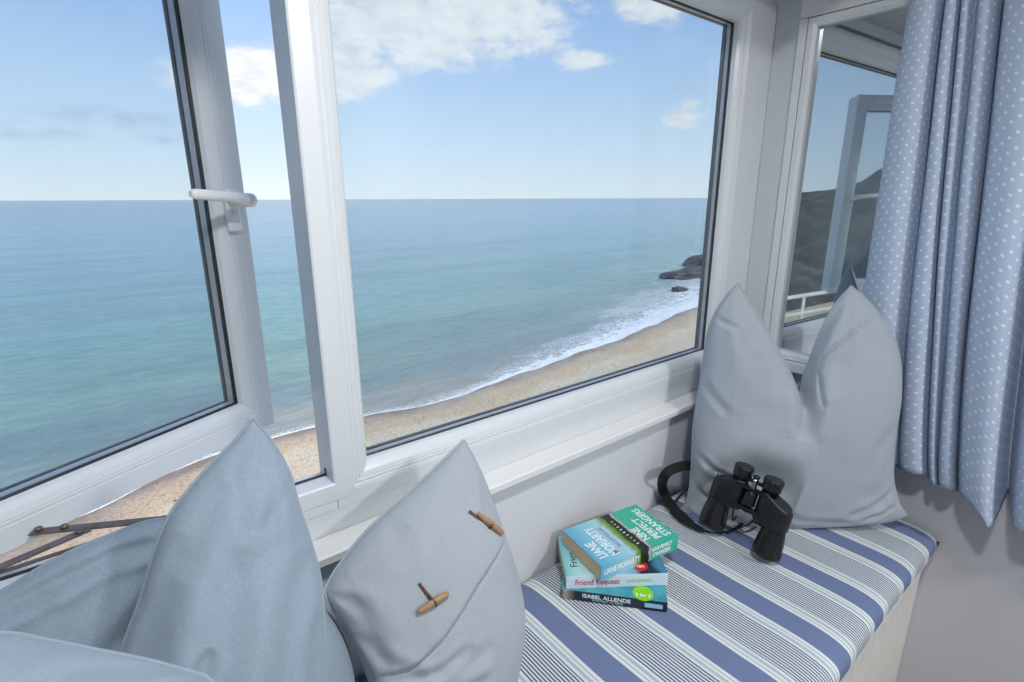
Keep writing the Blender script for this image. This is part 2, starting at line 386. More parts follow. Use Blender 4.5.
b = MB(); b.frame(RX0, RX1, RZ0, RZ1, [(0.001, .0468), (-.0015, .0468), (-.0016, .051), (-.0006, .0556), (.001, .0556)]); sp_(b, 'outer_gasket', M_rubber2)
b = MB(); b.box(RX0-.004, RX1+.004, .0247, .0278, RZ0-.004, RZ1+.004); b.box(RX0-.004, RX1+.004, .0427, .0463, RZ0-.004, RZ1+.004); sp_(b, 'glass_pane', M_glass)
# handle: backplate, neck, lever with a rounded end, keyed button
b = MB()
b.box(-.050, -.022, -.010, .0, -.058, .020, .0045)
b.lathe([(.0125, 0), (.012, .014), (.011, .030), (.0115, .036)], Matrix.Translation((-.038, -.010, .0)) @ Matrix.Rotation(rad(90), 4, 'X'), 20)
b.tube([(-.034, -.043, -.001), (-.041, -.047, .000), (-.053, -.051, .002), (-.075, -.052, .005), (-.11, -.051, .007), (-.142, -.050, .009), (-.150, -.050, .0095)], [.0095, .0105, .0100, .0090, .0090, .0088, .005], 14, .8)
b.lathe([(.012, 0), (.0125, .006), (.0125, .018), (.011, .022)], Matrix.Translation((-.042, -.042, -.001)) @ Matrix.Rotation(rad(90), 4, 'Y'), 18)
hd_ = sp_(b, 'handle', M_white)
b = MB(); b.lathe([(.0065, 0), (.0065, .003), (.003, .0032)], Matrix.Translation((-.0205, -.042, -.001)) @ Matrix.Rotation(rad(90), 4, 'Y'), 14)
b.box(-.041, -.031, -.0125, -.0095, -.026, -.019, .0008); sp_(b, 'handle_lock', M_chrome)
# friction stay arms at the foot of the casement
b = MB()
def arm(b, p, q, wdt, z, th=.0025):
    p = Vector((*p, 0)); q = Vector((*q, 0)); t = (q-p).normalized(); s = Vector((-t.y, t.x, 0))*wdt/2
    P = [p+s, q+s, q-s, p-s]
    b.prism([(v.x, v.y) for v in P], z, z+th)
arm(b, (-.118, .920), (.05, .829), .014, -.4475); arm(b, (-.055, .8735), (-.30, .793), .013, -.4450); arm(b, (-.30, .834), (.06, .8445), .007, -.4488, .002)
for c_ in ((-.066, .870), (-.110, .9155), (-.082, .900)): b.lathe([(.005, 0), (.005, .003), (.002, .004)], Matrix.Translation((*c_, -.4430)), 10)
w2(b, 'friction_stay', M_steel)

# sill board
b = MB()
b.prism([(YF, -.556), (YF, -.5385), (.738, -.5400), (.7345, -.5425), (.7345, -.5545), (.737, -.557), (YW+.002, -.557), (YW+.002, -.556)], -1.6, XM, Matrix(((0, 0, 1, 0), (1, 0, 0, 0), (0, 1, 0, 0), (0, 0, 0, 1))))
o = b.build('trim_2', M_sill); tag(o, 'white painted window sill board running under both lights', 'window sill', kind='structure')

# ---------------------------------------------------------------- mirror on the return wall
MY0, MY1, MZ0, MZ1 = .36, .694, -.452, .438
mir = empty('wall_mirror', (XM, .52, MZ0)); tag(mir, 'mirror in white frame on return wall, partly behind dotted curtain, reflecting sky and hillside', 'mirror')
MR = Matrix(((0, 1, 0, XM-.03), (1, 0, 0, 0), (0, 0, 1, 0), (0, 0, 0, 1)))    # frame x -> world y, frame y -> world x
b = MB(); b.frame(MY0+.022, MY1-.022, MZ0+.022, MZ1-.022, [(0, .016), (.0, .006), (.008, .001), (.020, 0), (.022, .003), (.022, .029), (0, .029)], MR)
o = b.build('mirror_frame', M_upvc); o.parent = mir; o.matrix_parent_inverse = Matrix.Translation(-Vector(mir.location))
b = MB()
Mt = Matrix.Translation((XM-.014, .5, 0)) @ Matrix.Rotation(rad(MIRROR_YAW if 'MIRROR_YAW' in globals() else 0.0), 4, 'Z')
b.box(0, .004, MY0+.02-.5, MY1-.02-.5, MZ0+.02, MZ1-.02, M=Mt)
o = b.build('mirror_glass', M_mirror); o.parent = mir; o.matrix_parent_inverse = Matrix.Translation(-Vector(mir.location))
b = MB(); b.box(XM-.03, XM-.0005, MY1+.001, MY1+.022, MZ0-.1, MZ1+.001, .002); b.box(XM-.03, XM-.0005, MY0, MY1+.022, MZ1+.0015, .534, .002); b.box(XM-.008, XM-.0005, MY1+.0225, YF+.003, -.555, .534); b.box(XM-.04, XM, MY0-.02, MY1+.03, MZ0-.03, MZ0-.001, .003)
struct_o = b.build('trim_3', M_upvc); tag(struct_o, 'white casing around the mirror on the return wall', 'trim', kind='structure')

# ---------------------------------------------------------------- window seat
BX0, BX1, BYF, BYB = -.95, XM-.001, .24, YW-.001
ZT = -.80                                                       # top of the seat cushion
bench = empty('window_seat', (.3, .5, ZF)); tag(bench, 'built-in white panelled window seat bench under the striped cushion', 'window seat')
def bp(b, name, m):
    o = b.build(name, m); o.parent = bench; o.matrix_parent_inverse = Matrix.Translation(-Vector(bench.location)); return o
b = MB(); b.box(BX0, BX1, .228, BYB, -.893, -.872, .003); bp(b, 'seat_board', M_white)
b = MB(); x = BX0
while x < BX1 - .005:
    x1 = min(x+.062, BX1); b.box(x+.0015, x1-.0015, BYF, BYF+.016, ZF, -.893, .0025); x = x1
b.box(BX0, BX1, BYF+.008, BYF+.02, ZF, -.893); bp(b, 'front_panel', M_panel)
b = MB(); b.box(BX0, BX0+.018, BYF+.02, BYB, ZF, -.893); bp(b, 'side_panel', M_panel)

# seat cushion: superellipse section with a soft, slightly lumpy top
def cushion():
    b = MB(); x0, x1, y0, y1, zb = -.94, XM-.006, .222, BYB-.002, -.871
    NX, NS = 260, 56
    cy, hy, cz, hz = (y0+y1)/2, (y1-y0)/2, (ZT+zb)/2, (ZT-zb)/2
    def f(u, v):
        x = x0 + (x1-x0)*u; th = 2*math.pi*v
        e = min((x-x0), (x1-x))/.045; k = 1.0 if e >= 1 else math.sqrt(max(0, 1-(1-max(e, 0))**2))
        ct, st_ = math.cos(th), math.sin(th)
        py = math.copysign(abs(ct)**(.20), ct); pz = math.copysign(abs(st_)**(.55), st_)
        yy = cy + hy*py*(1-.035*(1-k)); z = cz + hz*pz*(.35+.65*k)
        if st_ > 0:
            z += .0035*noise.noise(Vector((x*4, yy*5, 1.3)))*k*min(1, st_*2)
            z -= .006*(abs(py)**8)*k
        if py < 0: yy -= .004*(noise.noise(Vector((x*3, 0, 4)))+.5)*k
        return Vector((x, yy, z))
    arc = [0]
    for j in range(1, NS+1): arc.append(arc[-1] + .02)
    V = [[b.b.verts.new(f(i/NX, j/NS)) for j in range(NS)] for i in range(NX+1)]
    for i in range(NX):
        for j in range(NS):
            fc = b.b.faces.new((V[i][j], V[i+1][j], V[i+1][(j+1) % NS], V[i][(j+1) % NS])); fc.smooth = True
            for lp, (a, c_) in zip(fc.loops, ((i, j), (i+1, j), (i+1, j+1), (i, j+1))): lp[b.uv].uv = (x0+(x1-x0)*a/NX, c_*.02)
    for i in (0, NX):
        fc = b.b.faces.new(V[i] if i else V[i][::-1]); 
        for lp in fc.loops: lp[b.uv].uv = (x0 if i == 0 else x1, 0)
    return b.build('seat_cushion', M_stripe, loc=(.3, .5, zb))
cu = cushion(); tag(cu, 'long blue and white striped seat cushion on the window bench', 'seat cushion')
b = MB(); b.lathe([(.004, 0), (.005, .002), (.003, .004)], Matrix.Translation((1.548, .225, -.838)) @ Matrix.Rotation(rad(90), 4, 'X'), 8)
for k in range(6): 
    a = k*1.05; b.tube([(1.548, .222, -.838), (1.548+.006*math.cos(a), .218, -.838+.006*math.sin(a))], .0008, 5)
o = b.build('tuft', mat('navy_thread', lin(50, 58, 84), .8)); o.parent = cu; o.matrix_parent_inverse = Matrix.Translation(-Vector(cu.location))

# ---------------------------------------------------------------- pillows
def poly_interp(pts, n_):
    """resample a polyline (Vectors) smoothly by arc length, Catmull-Rom"""
    L = [0]
    for a, b_ in zip(pts, pts[1:]): L.append(L[-1] + (b_-a).length)
    out = []
    for k in range(n_+1):
        s = L[-1]*k/n_; i = 0
        while i < len(L)-2 and L[i+1] < s: i += 1
        t = (s-L[i])/max(1e-9, L[i+1]-L[i]); p1, p2 = pts[i], pts[i+1]
        p0 = pts[i-1] if i > 0 else p1*2-p2; p3 = pts[i+2] if i+2 < len(pts) else p2*2-p1
        out.append(.5*((2*p1) + (p2-p0)*t + (2*p0-5*p1+4*p2-p3)*t*t + (3*p1-p0-3*p2+p3)*t**3))
    return out
def crease_at(p, pts):
    best = (1e9, 0, 0); tot = sum((b_-a).length for a, b_ in zip(pts, pts[1:])); run = 0
    for k, (a, b_) in enumerate(zip(pts, pts[1:])):
        ab = b_-a; t = max(0, min(1, (p-a).dot(ab)/max(1e-12, ab.dot(ab)))); dd_ = (p-(a+ab*t)).length
        if dd_ < best[0]: best = (dd_, (run+ab.length*t)/tot, (ab.x*(p.y-a.y) - ab.y*(p.x-a.x)))
        run += ab.length
    return best
def seg_d(p, a, b_):
    ab = b_-a; t = max(0, min(1, (p-a).dot(ab)/max(1e-12, ab.dot(ab)))); return (p-(a+ab*t)).length
def pillow(name, P, N, edges, T, material, creases=(), seed=0, zmin=ZT-.001, a=2.6, wr=.004, uvs=.45, NN=110, bowl=0, pw=.55, ymax=None, xmax=None, front_only_min=True, sag=None):
    """edges: bottom, right, top, left outlines, each a list of picture points read onto the plane (P, N) the pillow leans in"""
    P = Vector(P); N = Vector(N).normalized()
    ex = N.cross(Vector((0, 0, 1))); ex = -ex if ex.dot(Vector((1, 0, 0))) < 0 else ex; ex.normalize(); ey = N.cross(ex); ey = ey if ey.z > 0 else -ey
    def q2(p): v = onp(p[0], p[1], P, N) - P; return Vector((v.dot(ex), v.dot(ey)))
    bo, ri, to, le = [poly_interp([q2(p) for p in e], NN) for e in edges]     # bottom l->r, right b->t, top l->r, left b->t
    cr = []
    for c_ in creases:
        cr.append(([q2(p) for p in c_[0]], c_[1], c_[2], c_[3] if len(c_) > 3 else 0))
    def pos(i, j):
        u, v = i/NN, j/NN
        return (bo[i]*(1-v) + to[i]*v) + (le[j]*(1-u) + ri[j]*u) - (bo[0]*(1-u)*(1-v) + bo[NN]*u*(1-v) + to[0]*(1-u)*v + to[NN]*u*v)
    b = MB(); F = [[None]*(NN+1) for _ in range(NN+1)]; B = [[None]*(NN+1) for _ in range(NN+1)]
    for i in range(NN+1):
        for j in range(NN+1):
            u, v = i/NN, j/NN; p = pos(i, j)
            edge = i in (0, NN) or j in (0, NN)
            g = ((1-abs(2*u-1)**a)*(1-abs(2*v-1)**a))**pw
            t = T*g
            # wrinkles: soft folds running in from the corners, fading to the middle
            fold = 0
            for (cu_, cv_) in ((0, 0), (1, 0), (0, 1), (1, 1)):
                dx, dy = u-cu_, v-cv_; r = math.hypot(dx, dy); an = math.atan2(abs(dy), abs(dx))
                fold += math.exp(-((r-.18)/.14)**2)*math.sin(an*13 + seed + cu_*3 + cv_*5)*.55
            nz_ = noise.noise(Vector((p.x*9+seed, p.y*9, seed*1.7)))*.8 + noise.noise(Vector((p.x*22, p.y*22+seed, seed)))*.35 + .25*noise.noise(Vector((p.x*50, p.y*14+seed, 3)))
            dsp = wr*(fold + nz_)*min(1, g*1.6)
            for pts, dep, wid, step in cr:
                dm, sp0, sg = crease_at(p, pts)
                if dm < max(wid*3.5, .07 if step else 0):
                    fade = min(1, 1.6*math.sin(math.pi*min(1, max(0, sp0)))**.7 + .0) if not step else min(1, math.sin(math.pi*min(1, max(0, sp0)))*4+.25)
                    k_ = min(1, g*2.5)*fade
                    dsp -= dep*math.exp(-(dm/wid)**2)*k_
                    if step and sg > 0: dsp += step*math.exp(-(dm/.035)**2)*k_
                    elif not step: dsp += dep*.35*math.exp(-((dm-wid*1.9)/(wid*.9))**2)*k_
            base_ = P + ex*p.x + ey*p.y
            if sag: base_ = base_ + N*sag(u, v)
            f_ = base_ + N*(t+dsp); bk = base_ - N*(t*.85 + (0 if edge else .0))
            for q_ in (f_, bk):
                if q_.z < zmin: q_.z = zmin + (q_.z-zmin)*.02
                if ymax is not None:
                    ym = ymax(q_) if callable(ymax) else ymax
                    if q_.y > ym: q_.y = ym
                if xmax is not None:
                    xm_ = xmax(q_)
                    if q_.x > xm_: q_.x = xm_
            F[i][j] = b.b.verts.new(f_); B[i][j] = F[i][j] if edge else b.b.verts.new(bk)
    for i in range(NN):
        for j in range(NN):
            for G, fl in ((F, 0), (B, 1)):
                q_ = [G[i][j], G[i+1][j], G[i+1][j+1], G[i][j+1]]; ij = [(i, j), (i+1, j), (i+1, j+1), (i, j+1)]
                if fl: q_ = q_[::-1]; ij = ij[::-1]
                if len(set(q_)) == 4:
                    try: fc = b.b.faces.new(q_)
                    except ValueError: continue
                    fc.smooth = True
                    for lp, (x_, y_) in zip(fc.loops, ij): lp[b.uv].uv = (x_/NN*uvs, y_/NN*uvs)
    seam = [F[i][0].co.copy() for i in range(NN)] + [F[NN][j].co.copy() for j in range(NN)] + [F[i][NN].co.copy() for i in range(NN, 0, -1)] + [F[0][j].co.copy() for j in range(NN, 0, -1)]
    zlo = min(v.co.z for v in b.b.verts)
    o = b.build(name, material, loc=(P.x, P.y, zlo))
    sm = MB(); sm.tube(seam, .0022, 5, closed=True); so_ = sm.build('seam', material, parent=o); so_.matrix_parent_inverse = Matrix.Translation(-Vector(o.location))
    return o, F, (P, N)
def ywall(q_):                                                        # what stands behind the pillows: wall, sill nose, window frame
    return YW-.006 if q_.z < -.56 else (.7335 if q_.z < -.53 else .78)

# right-hand pillow, set square in the corner with a chopped top
pe, FE, _ = pillow('scatter_pillow', (1.294, .478, -.80), (-.76, -.62, .10),
    [[(676, 513), (700, 521), (740, 525), (800, 526), (860, 525), (890, 521), (907, 515)],
     [(907, 515), (899, 502), (893, 475), (896, 430), (901, 395), (899, 355), (887, 325), (868, 301), (851, 286)],
     [(738, 283), (751, 305), (768, 331), (781, 354), (791, 374), (799, 392), (804, 375), (812, 352), (823, 325), (836, 303), (851, 286)],
     [(676, 513), (687, 500), (691, 470), (693, 430), (697, 400), (702, 370), (706, 340), (713, 317), (725, 297), (738, 283)]],
    .076, M_linen, seed=2.1, ymax=ywall, xmax=lambda q_: 1.53, NN=170, wr=.0035,
    creases=[([(700, 512), (722, 490), (748, 474), (790, 486)], .036, .055), ([(843, 298), (824, 325), (811, 353), (804, 378), (800, 404)], .015, .007),
             ([(880, 312), (852, 326), (832, 341), (819, 352), (813, 368), (814, 400)], .006, .0045, .007),
             ([(700, 312), (716, 318), (736, 328)], .005, .007), ([(800, 385), (799, 405), (794, 430)], .014, .018),
             ([(694, 365), (706, 388), (726, 410)], .004, .010), ([(692, 446), (712, 464), (742, 478)], .006, .008),
             ([(688, 470), (700, 492), (720, 508)], .006, .007), ([(678, 500), (690, 512), (706, 522)], .005, .006),
             ([(900, 480), (872, 498), (838, 510)], .0045, .009), ([(903, 497), (882, 508), (856, 515)], .004, .006), ([(760, 500), (800, 512), (850, 517)], .003, .010),
             ([(893, 420), (870, 440), (855, 470)], .003, .014), ([(740, 300), (750, 330), (752, 365)], .003, .012)])
tag(pe, 'plump grey linen pillow with chopped top in the corner behind the binoculars', 'pillow', 'grey linen pillows on the window seat')

# toggle pillow leaning on the sill
PD, ND = (.443, .655, -.38), (-.018, -.106, .046)
pd_, FD, _ = pillow('scatter_pillow', PD, ND,
    [[(392, 742), (430, 765), (470, 750), (512, 705)],
     [(512, 705), (519, 660), (523, 615), (517, 575), (505, 537), (492, 500), (479, 468), (464, 440)],
     [(324, 590), (338, 566), (368, 529), (408, 493), (440, 463), (464, 440)],
     [(392, 742), (376, 700), (362, 662), (345, 628), (330, 605), (324, 590)]],
    .062, M_linen, seed=5.3, ymax=ywall, wr=.0035, NN=170,
    creases=[([(376, 666), (398, 656), (416, 640), (432, 622), (448, 600), (462, 578), (480, 556), (503, 532)], .0045, .0042, .006),
             ([(372, 668), (405, 668), (430, 656), (458, 632)], .006, .008), ([(400, 682), (440, 664), (478, 630)], .004, .010), ([(352, 628), (380, 652), (415, 664)], .005, .009),
             ([(385, 690), (430, 680), (480, 664)], .004, .009), ([(338, 585), (356, 615), (378, 640)], .004, .012), ([(462, 455), (458, 490), (448, 520)], .003, .012), ([(400, 520), (380, 550), (350, 575)], .003, .014)])
tag(pd_, 'grey linen pillow with driftwood toggles and buttoned flap leaning on the sill', 'pillow', 'grey linen pillows on the window seat')
def on_pillow(F, u, v):
    """nearest front vertex to the line of sight through the picture point"""
    r = ray(u, v).normalized(); best = None
    return r
# toggles: split driftwood pieces on cord loops, resting on the pillow's front face
def surf(F_co, u, v):
    r = ray(u, v).normalized(); best = min(F_co, key=lambda c_: (c_ - r*c_.dot(r)).length + 0.0*c_.length); return best.copy()
FD_co = [v_.co + pd_.location for v_ in pd_.data.vertices]
nD = Vector(ND).normalized(); FD_co = [c_ for c_ in FD_co if (c_-Vector(PD)).dot(nD) > .004]
for (a_, m_, c_, l_, lbl) in (((416, 612), (432, 603), (447, 592), (419, 582), 'flatter toggle'), ((476, 512), (488, 522), (501, 534), (470, 511), 'x')):
    pa, pm, pc, pl = [surf(FD_co, *q_) for q_ in (a_, m_, c_, l_)]
    if lbl == 'x': ext = (pc-pa).normalized(); 
    o_ = nD*.006
    b = MB(); t = pc-pa; s1 = t.cross(nD).normalized()
    pts = [pa+o_, pa+t*.12+o_+s1*.0004, pa+t*.4+o_*1.2, pa+t*.7+o_*1.1-s1*.0005, pa+t*.93+o_, pc+o_]
    b.tube(pts, [.0022, .0042, .0054, .0052, .0046, .0024], 9, .75)
    tg_ = b.build('toggle', M_wood, loc=None); tg_.parent = pd_; tg_.matrix_parent_inverse = Matrix.Translation(-Vector(pd_.location)); tg_['label'] = 'small pale driftwood toggle'
    b = MB(); mid = pa+t*.55; lp_ = [pl+nD*.002, pl.lerp(mid, .35)+nD*.005+s1*.0015, pl.lerp(mid, .7)+nD*.006, mid+o_*2.0, mid+s1*.006+o_, mid+s1*.004+nD*.001]
    b.tube(lp_, .0016, 6); b.tube([q_+s1*.0022 for q_ in lp_[:4]], .0014, 6)
    cd = b.build('cord_loop', M_cord); cd.parent = pd_; cd.matrix_parent_inverse = Matrix.Translation(-Vector(pd_.location))

# big pillow at the left with its corner standing up
pa_, FA, _ = pillow('scatter_pillow', (.114, .60, -.235), (-.06, -.93, .33),
    [[(150, 850), (190, 880), (250, 900), (318, 860)],
     [(318, 860), (328, 760), (326, 680), (324, 620), (320, 577), (310, 540), (299, 507), (289, 472), (272, 442), (253, 418)],
     [(95, 730), (118, 660), (140, 600), (152, 560), (168, 518), (190, 488), (215, 460), (237, 438), (253, 418)],
     [(150, 850), (130, 810), (110, 770), (95, 730)]],
    .075, M_linenb, seed=8.7, ymax=ywall, wr=.005, NN=150, a=2.2, pw=.6,
    creases=[([(296, 470), (278, 500), (252, 530)], .0025, .008), ([(168, 682), (194, 656), (208, 628)], .005, .007), ([(256, 424), (244, 448), (228, 480)], .005, .007), ([(260, 428), (262, 455), (252, 490)], .004, .006),
             ([(300, 545), (284, 610), (268, 690)], .006, .016), ([(240, 540), (218, 610), (205, 690)], .006, .020), ([(182, 530), (160, 600), (140, 680)], .006, .014), ([(318, 600), (308, 640), (304, 690)], .005, .010), ([(225, 470), (205, 520), (180, 570)], .004, .014)])
tag(pa_, 'blue-grey pillow with its corner standing up against the open casement', 'pillow', 'blue-grey pillows at the left end')
pb, FB, _ = pillow('scatter_pillow', (0, .70, -.36), (0, -.95, .31),
    [[(-140, 880), (60, 900), (240, 880), (350, 800)],
     [(350, 800), (356, 740), (354, 690), (351, 662), (342, 636), (326, 612), (300, 590)],
     [(-130, 640), (-70, 625), (0, 592), (50, 562), (105, 537), (165, 519), (230, 530), (300, 590)],
     [(-140, 880), (-150, 800), (-145, 720), (-130, 640)]],
    .055, M_linenb, seed=3.9, ymax=ywall, wr=.004, a=3.2, pw=.5,
    creases=[([(-30, 622), (50, 582), (110, 552), (170, 536)], .009, .008), ([(130, 556), (90, 600), (50, 650)], .006, .016), ([(158, 545), (146, 590), (115, 645)], .012, .014), ([(60, 590), (30, 620), (0, 660)], .005, .014)])
tag(pb, 'blue-grey pillow lying behind the one with the raised corner, below the open casement', 'pillow', 'blue-grey pillows at the left end')
pc_, FC, _ = pillow('scatter_pillow', (-.10, .40, -.40), (.05, -.80, .60),
    [[(-220, 900), (-60, 960), (80, 960), (215, 860)],
     [(215, 860), (232, 800), (240, 750), (236, 705), (205, 676)],
     [(-220, 640), (-120, 632), (0, 633), (45, 640), (95, 650), (150, 661), (205, 676)],
     [(-220, 900), (-230, 800), (-230, 720), (-220, 640)]],
    .055, M_linenb, seed=6.2, ymax=ywall, wr=.004, a=3.2, pw=.5,
    creases=[([(30, 690), (75, 672), (110, 668), (160, 672)], .006, .007), ([(-20, 650), (60, 655), (120, 662)], .004, .010)])
tag(pc_, 'blue-grey pillow slumped at the front left, only its top edge showing', 'pillow', 'blue-grey pillows at the left end')

# ---------------------------------------------------------------- curtain
XC = 1.497
cols = [  # u at top of picture, (u, v) at hem, depth toward the room
    (911, (838, 455), .010), (918, (850, 458), .028), (930, (868, 462), .032), (939, (884, 465), .012), (944, (895, 467), -.026),
    (949, (900, 470), .018), (953, (911, 474), .028), (957, (921, 475), .020), (960, (928, 478), -.018), (964, (931, 484), .016), (970, (935, 486), .020), (975, (938.5, 486), -.012),
    (982, (942, 488), .022), (990, (949, 490), .026), (997, (954, 491), .004), (1001, (957, 492), -.034), (1008, (962, 496), .020), (1020, (972, 506), .040), (1036, (982, 520), .048),
    (1052, (989, 528), .040), (1062, (997, 515), .006), (1070, (1008, 492), -.045), (1078, (1011, 515), -.020), (1090, (1016, 531), .030), (1110, (1030, 537), .045), (1130, (1050, 540), .020), (1150, (1070, 545), -.035), (1175, (1095, 560), .035), (1200, (1120, 560), .02), (1225, (1145, 570), -.03), (1260, (1175, 580), .03), (1290, (1200, 585), 0)]
top_pts, bot_pts = [], []
for ut, ub, dep in cols:
    tp = onx(ut, 0, XC); bt = onx(ub[0], ub[1], XC - dep*.9)
    top_pts.append(Vector((XC-dep*.8, tp.y, tp.z))); bot_pts.append(Vector((XC-dep*.9, bt.y, bt.z)))
NU = 300
def smooth_cols(pts, n_):
    out = []
    m = len(pts)-1
    for k in range(n_+1):
        s = m*k/n_; i = min(int(s), m-1); t = s-i; p1, p2 = pts[i], pts[i+1]
        p0 = pts[i-1] if i > 0 else p1*2-p2; p3 = pts[i+2] if i+2 <= m else p2*2-p1
        out.append(.5*((2*p1) + (p2-p0)*t + (2*p0-5*p1+4*p2-p3)*t*t + (3*p1-p0-3*p2+p3)*t**3))
    return out
TT, BB = smooth_cols(top_pts, NU), smooth_cols(bot_pts, NU)
ZTOP = .80; POLE = .815
arcL = [0.0]
for k in range(NU):
    a_ = (TT[k+1]+BB[k+1]-TT[k]-BB[k])/2; arcL.append(arcL[-1] + math.hypot(a_.x, a_.y))
sc_arc = arcL[-1]
NV = 120
b = MB()
def cf(u, v):
    k = round(u*NU); T_, B_ = TT[k], BB[k]
    z = B_.z + (ZTOP-B_.z)*v
    t = (z-B_.z)/(T_.z-B_.z)                                  # 0 at hem, 1 where the picture ends, beyond that on up to the track
    tt = min(t, 1.0)
    s = tt**.8 if tt > 0 else 0
    y = B_.y + (T_.y-B_.y)*s; x_ = B_.x + (T_.x-B_.x)*s
    x_ += .006*noise.noise(Vector((y*7, z*2.4, 2)))*(1-.5*tt)
    y += .004*noise.noise(Vector((k*.03, z*3.0, 7)))
    if t < .06: x_ += .004*(1-t/.06)
    return Vector((x_, y, z))
b.grid(cf, NU, NV, uvf=lambda u, v: (arcL[round(u*NU)], v*(ZTOP+.68)))
cur = b.build('curtain', M_dots, loc=(XC, .1, -.70)); tag(cur, 'pale blue curtain with small white dots hanging beside the mirror', 'curtain')
md = cur.modifiers.new('thick', 'SOLIDIFY'); md.thickness = .0022; md.offset = 0
b = MB(); b.tube([(XC, .47, POLE), (XC, -.75, POLE)], .011, 14); b.tube([(XC, .47, POLE), (XC, .50, POLE)], [.016, .006], 12)
b.tube([(XC, -.74, POLE), (XM, -.74, POLE)], .007, 10); b.tube([(XC, .40, POLE), (XM, .40, POLE)], .007, 10)
po = b.build('curtain_pole', M_white, loc=(XC, -.1, ZTOP)); tag(po, 'white curtain pole on the return wall above the dotted curtain', 'curtain pole')

# made-up housings for the added fill lamps, out of view
lp0 = empty('flash_fill_lamp', tuple(FILL_POS)); tag(lp0, 'small white fill lamp added above the window seat in place of a flash', 'ceiling lamp')
b = MB(); b.lathe([(.03, .15), (.03, .09), (.03, .085), (.085, .06), (.11, .03), (.115, 0), (.110, -.002), (.10, .01)], Matrix(), 40); b.build('fill_lamp_housing', M_white, parent=lp0)
lo.location = FILL_POS + Vector((0, 0, -.03 + H0))
lp1 = empty('back_fill_lamp', (.90, -1.50, .859)); tag(lp1, 'round white fill lamp added further back in the room, out of view', 'ceiling lamp')
b = MB(); b.lathe([(.13, .09), (.18, .06), (.18, .02), (.165, .012)], Matrix(), 40); b.build('fill_lamp_housing', M_white, parent=lp1)
lb.size = .3

# ---------------------------------------------------------------- books
def text_mesh(body, size, extr=.0002, align='CENTER', spacing=1.0, bold=0.0):
    cu_ = bpy.data.curves.new('t', 'FONT'); cu_.body = body; cu_.size = size; cu_.extrude = extr; cu_.align_x = align; cu_.align_y = 'CENTER'
    cu_.space_character = spacing; cu_.offset = bold; cu_.resolution_u = 3
    ob = bpy.data.objects.new('t', cu_); C.objects.link(ob); bpy.context.view_layer.update()
    dg = bpy.context.evaluated_depsgraph_get(); me = bpy.data.meshes.new_from_object(ob.evaluated_get(dg))
    bpy.data.objects.remove(ob); bpy.data.curves.remove(cu_); return me
def lettering(parent, name, body, size, M, m, bold=.0, fit=None, spacing=1.0):
    me = text_mesh(body, size, bold=bold, spacing=spacing); me.materials.clear(); me.materials.append(m)
    if fit:
        xs = [v.co.x for v in me.vertices]; wdt = max(xs)-min(xs); k = fit/wdt; mx = (max(xs)+min(xs))/2
        for v in me.vertices: v.co.x = (v.co.x-mx)*k
    o = bpy.data.objects.new(name, me); C.objects.link(o); o.parent = parent; o.matrix_local = M; return o
M_paper = mat('page_paper', lin(220, 194, 164), .9, fn=lambda q, b: q.l.new(q.mix(q.noise(q.mapping(obj_coord(q), scale=(1, 1, 400)), 4, 2), lin(196, 166, 134), lin(228, 202, 172)), b.inputs['Base Color']))
M_ink = mat('white_ink', lin(238, 242, 242), .5)
M_inkr = mat('red_ink', lin(190, 70, 90), .5); M_inkb = mat('dark_ink', lin(40, 70, 80), .5); M_inkpale = mat('pale_blue_ink', lin(150, 200, 214), .5); M_inkpur = mat('lilac_ink', lin(140, 130, 190), .5)
M_red = mat('red_sticker', lin(214, 34, 44), .4); M_green = mat('green_sticker', lin(132, 206, 20), .4)
def local(q): s = q.new('ShaderNodeSeparateXYZ'); q.l.new(obj_coord(q), s.inputs[0]); return s.outputs
def cover1(q, b):   # top book: sky blue half with a band of grass and a path, then green
    X, Y, Z = local(q); c = obj_coord(q)
    xx = q.math('ADD', X, q.math('MULTIPLY', q.math('SUBTRACT', q.noise(c, 55, 2), .5), .012))
    # x runs along the spine from the authors' end (0) to the title end (.198)
    col_ = q.ramp(q.math('DIVIDE', xx, .212), [(0, lin(90, 172, 206)), (.20, lin(130, 196, 218)), (.42, lin(172, 208, 222)), (.455, lin(108, 150, 74)), (.50, lin(42, 66, 34)), (.56, lin(28, 30, 30)), (.595, lin(34, 32, 34)), (.61, lin(206, 190, 186)), (.635, lin(52, 176, 150)), (.64, lin(60, 180, 154))])
    gr = q.noise(q.mapping(c, scale=(180, 30, 1)), 1, 3)
    inb = q.math('MULTIPLY', q.math('GREATER_THAN', xx, .088), q.math('LESS_THAN', xx, .104))
    q.l.new(q.mix(q.math('MULTIPLY', inb, q.ramp(gr, [(.4, (0, 0, 0)), (.6, (1, 1, 1))])), col_, lin(120, 160, 60)), b.inputs['Base Color'])
def cover2(q, b):   # second book: white spine, pale teal cover running to dark at the right
    X, Y, Z = local(q); c = obj_coord(q)
    xx = q.math('ADD', q.math('DIVIDE', X, .198), q.math('MULTIPLY', q.math('SUBTRACT', q.noise(c, 40, 3), .5), .10))
    col_ = q.ramp(xx, [(0, lin(110, 190, 200)), (.12, lin(170, 218, 220)), (.4, lin(196, 226, 232)), (.72, lin(110, 170, 200)), (.80, lin(20, 44, 66)), (.93, lin(24, 40, 52)), (1, lin(60, 130, 160))])
    sp = q.math('LESS_THAN', Y, .0012)
    q.l.new(q.mix(sp, col_, lin(206, 222, 232)), b.inputs['Base Color'])
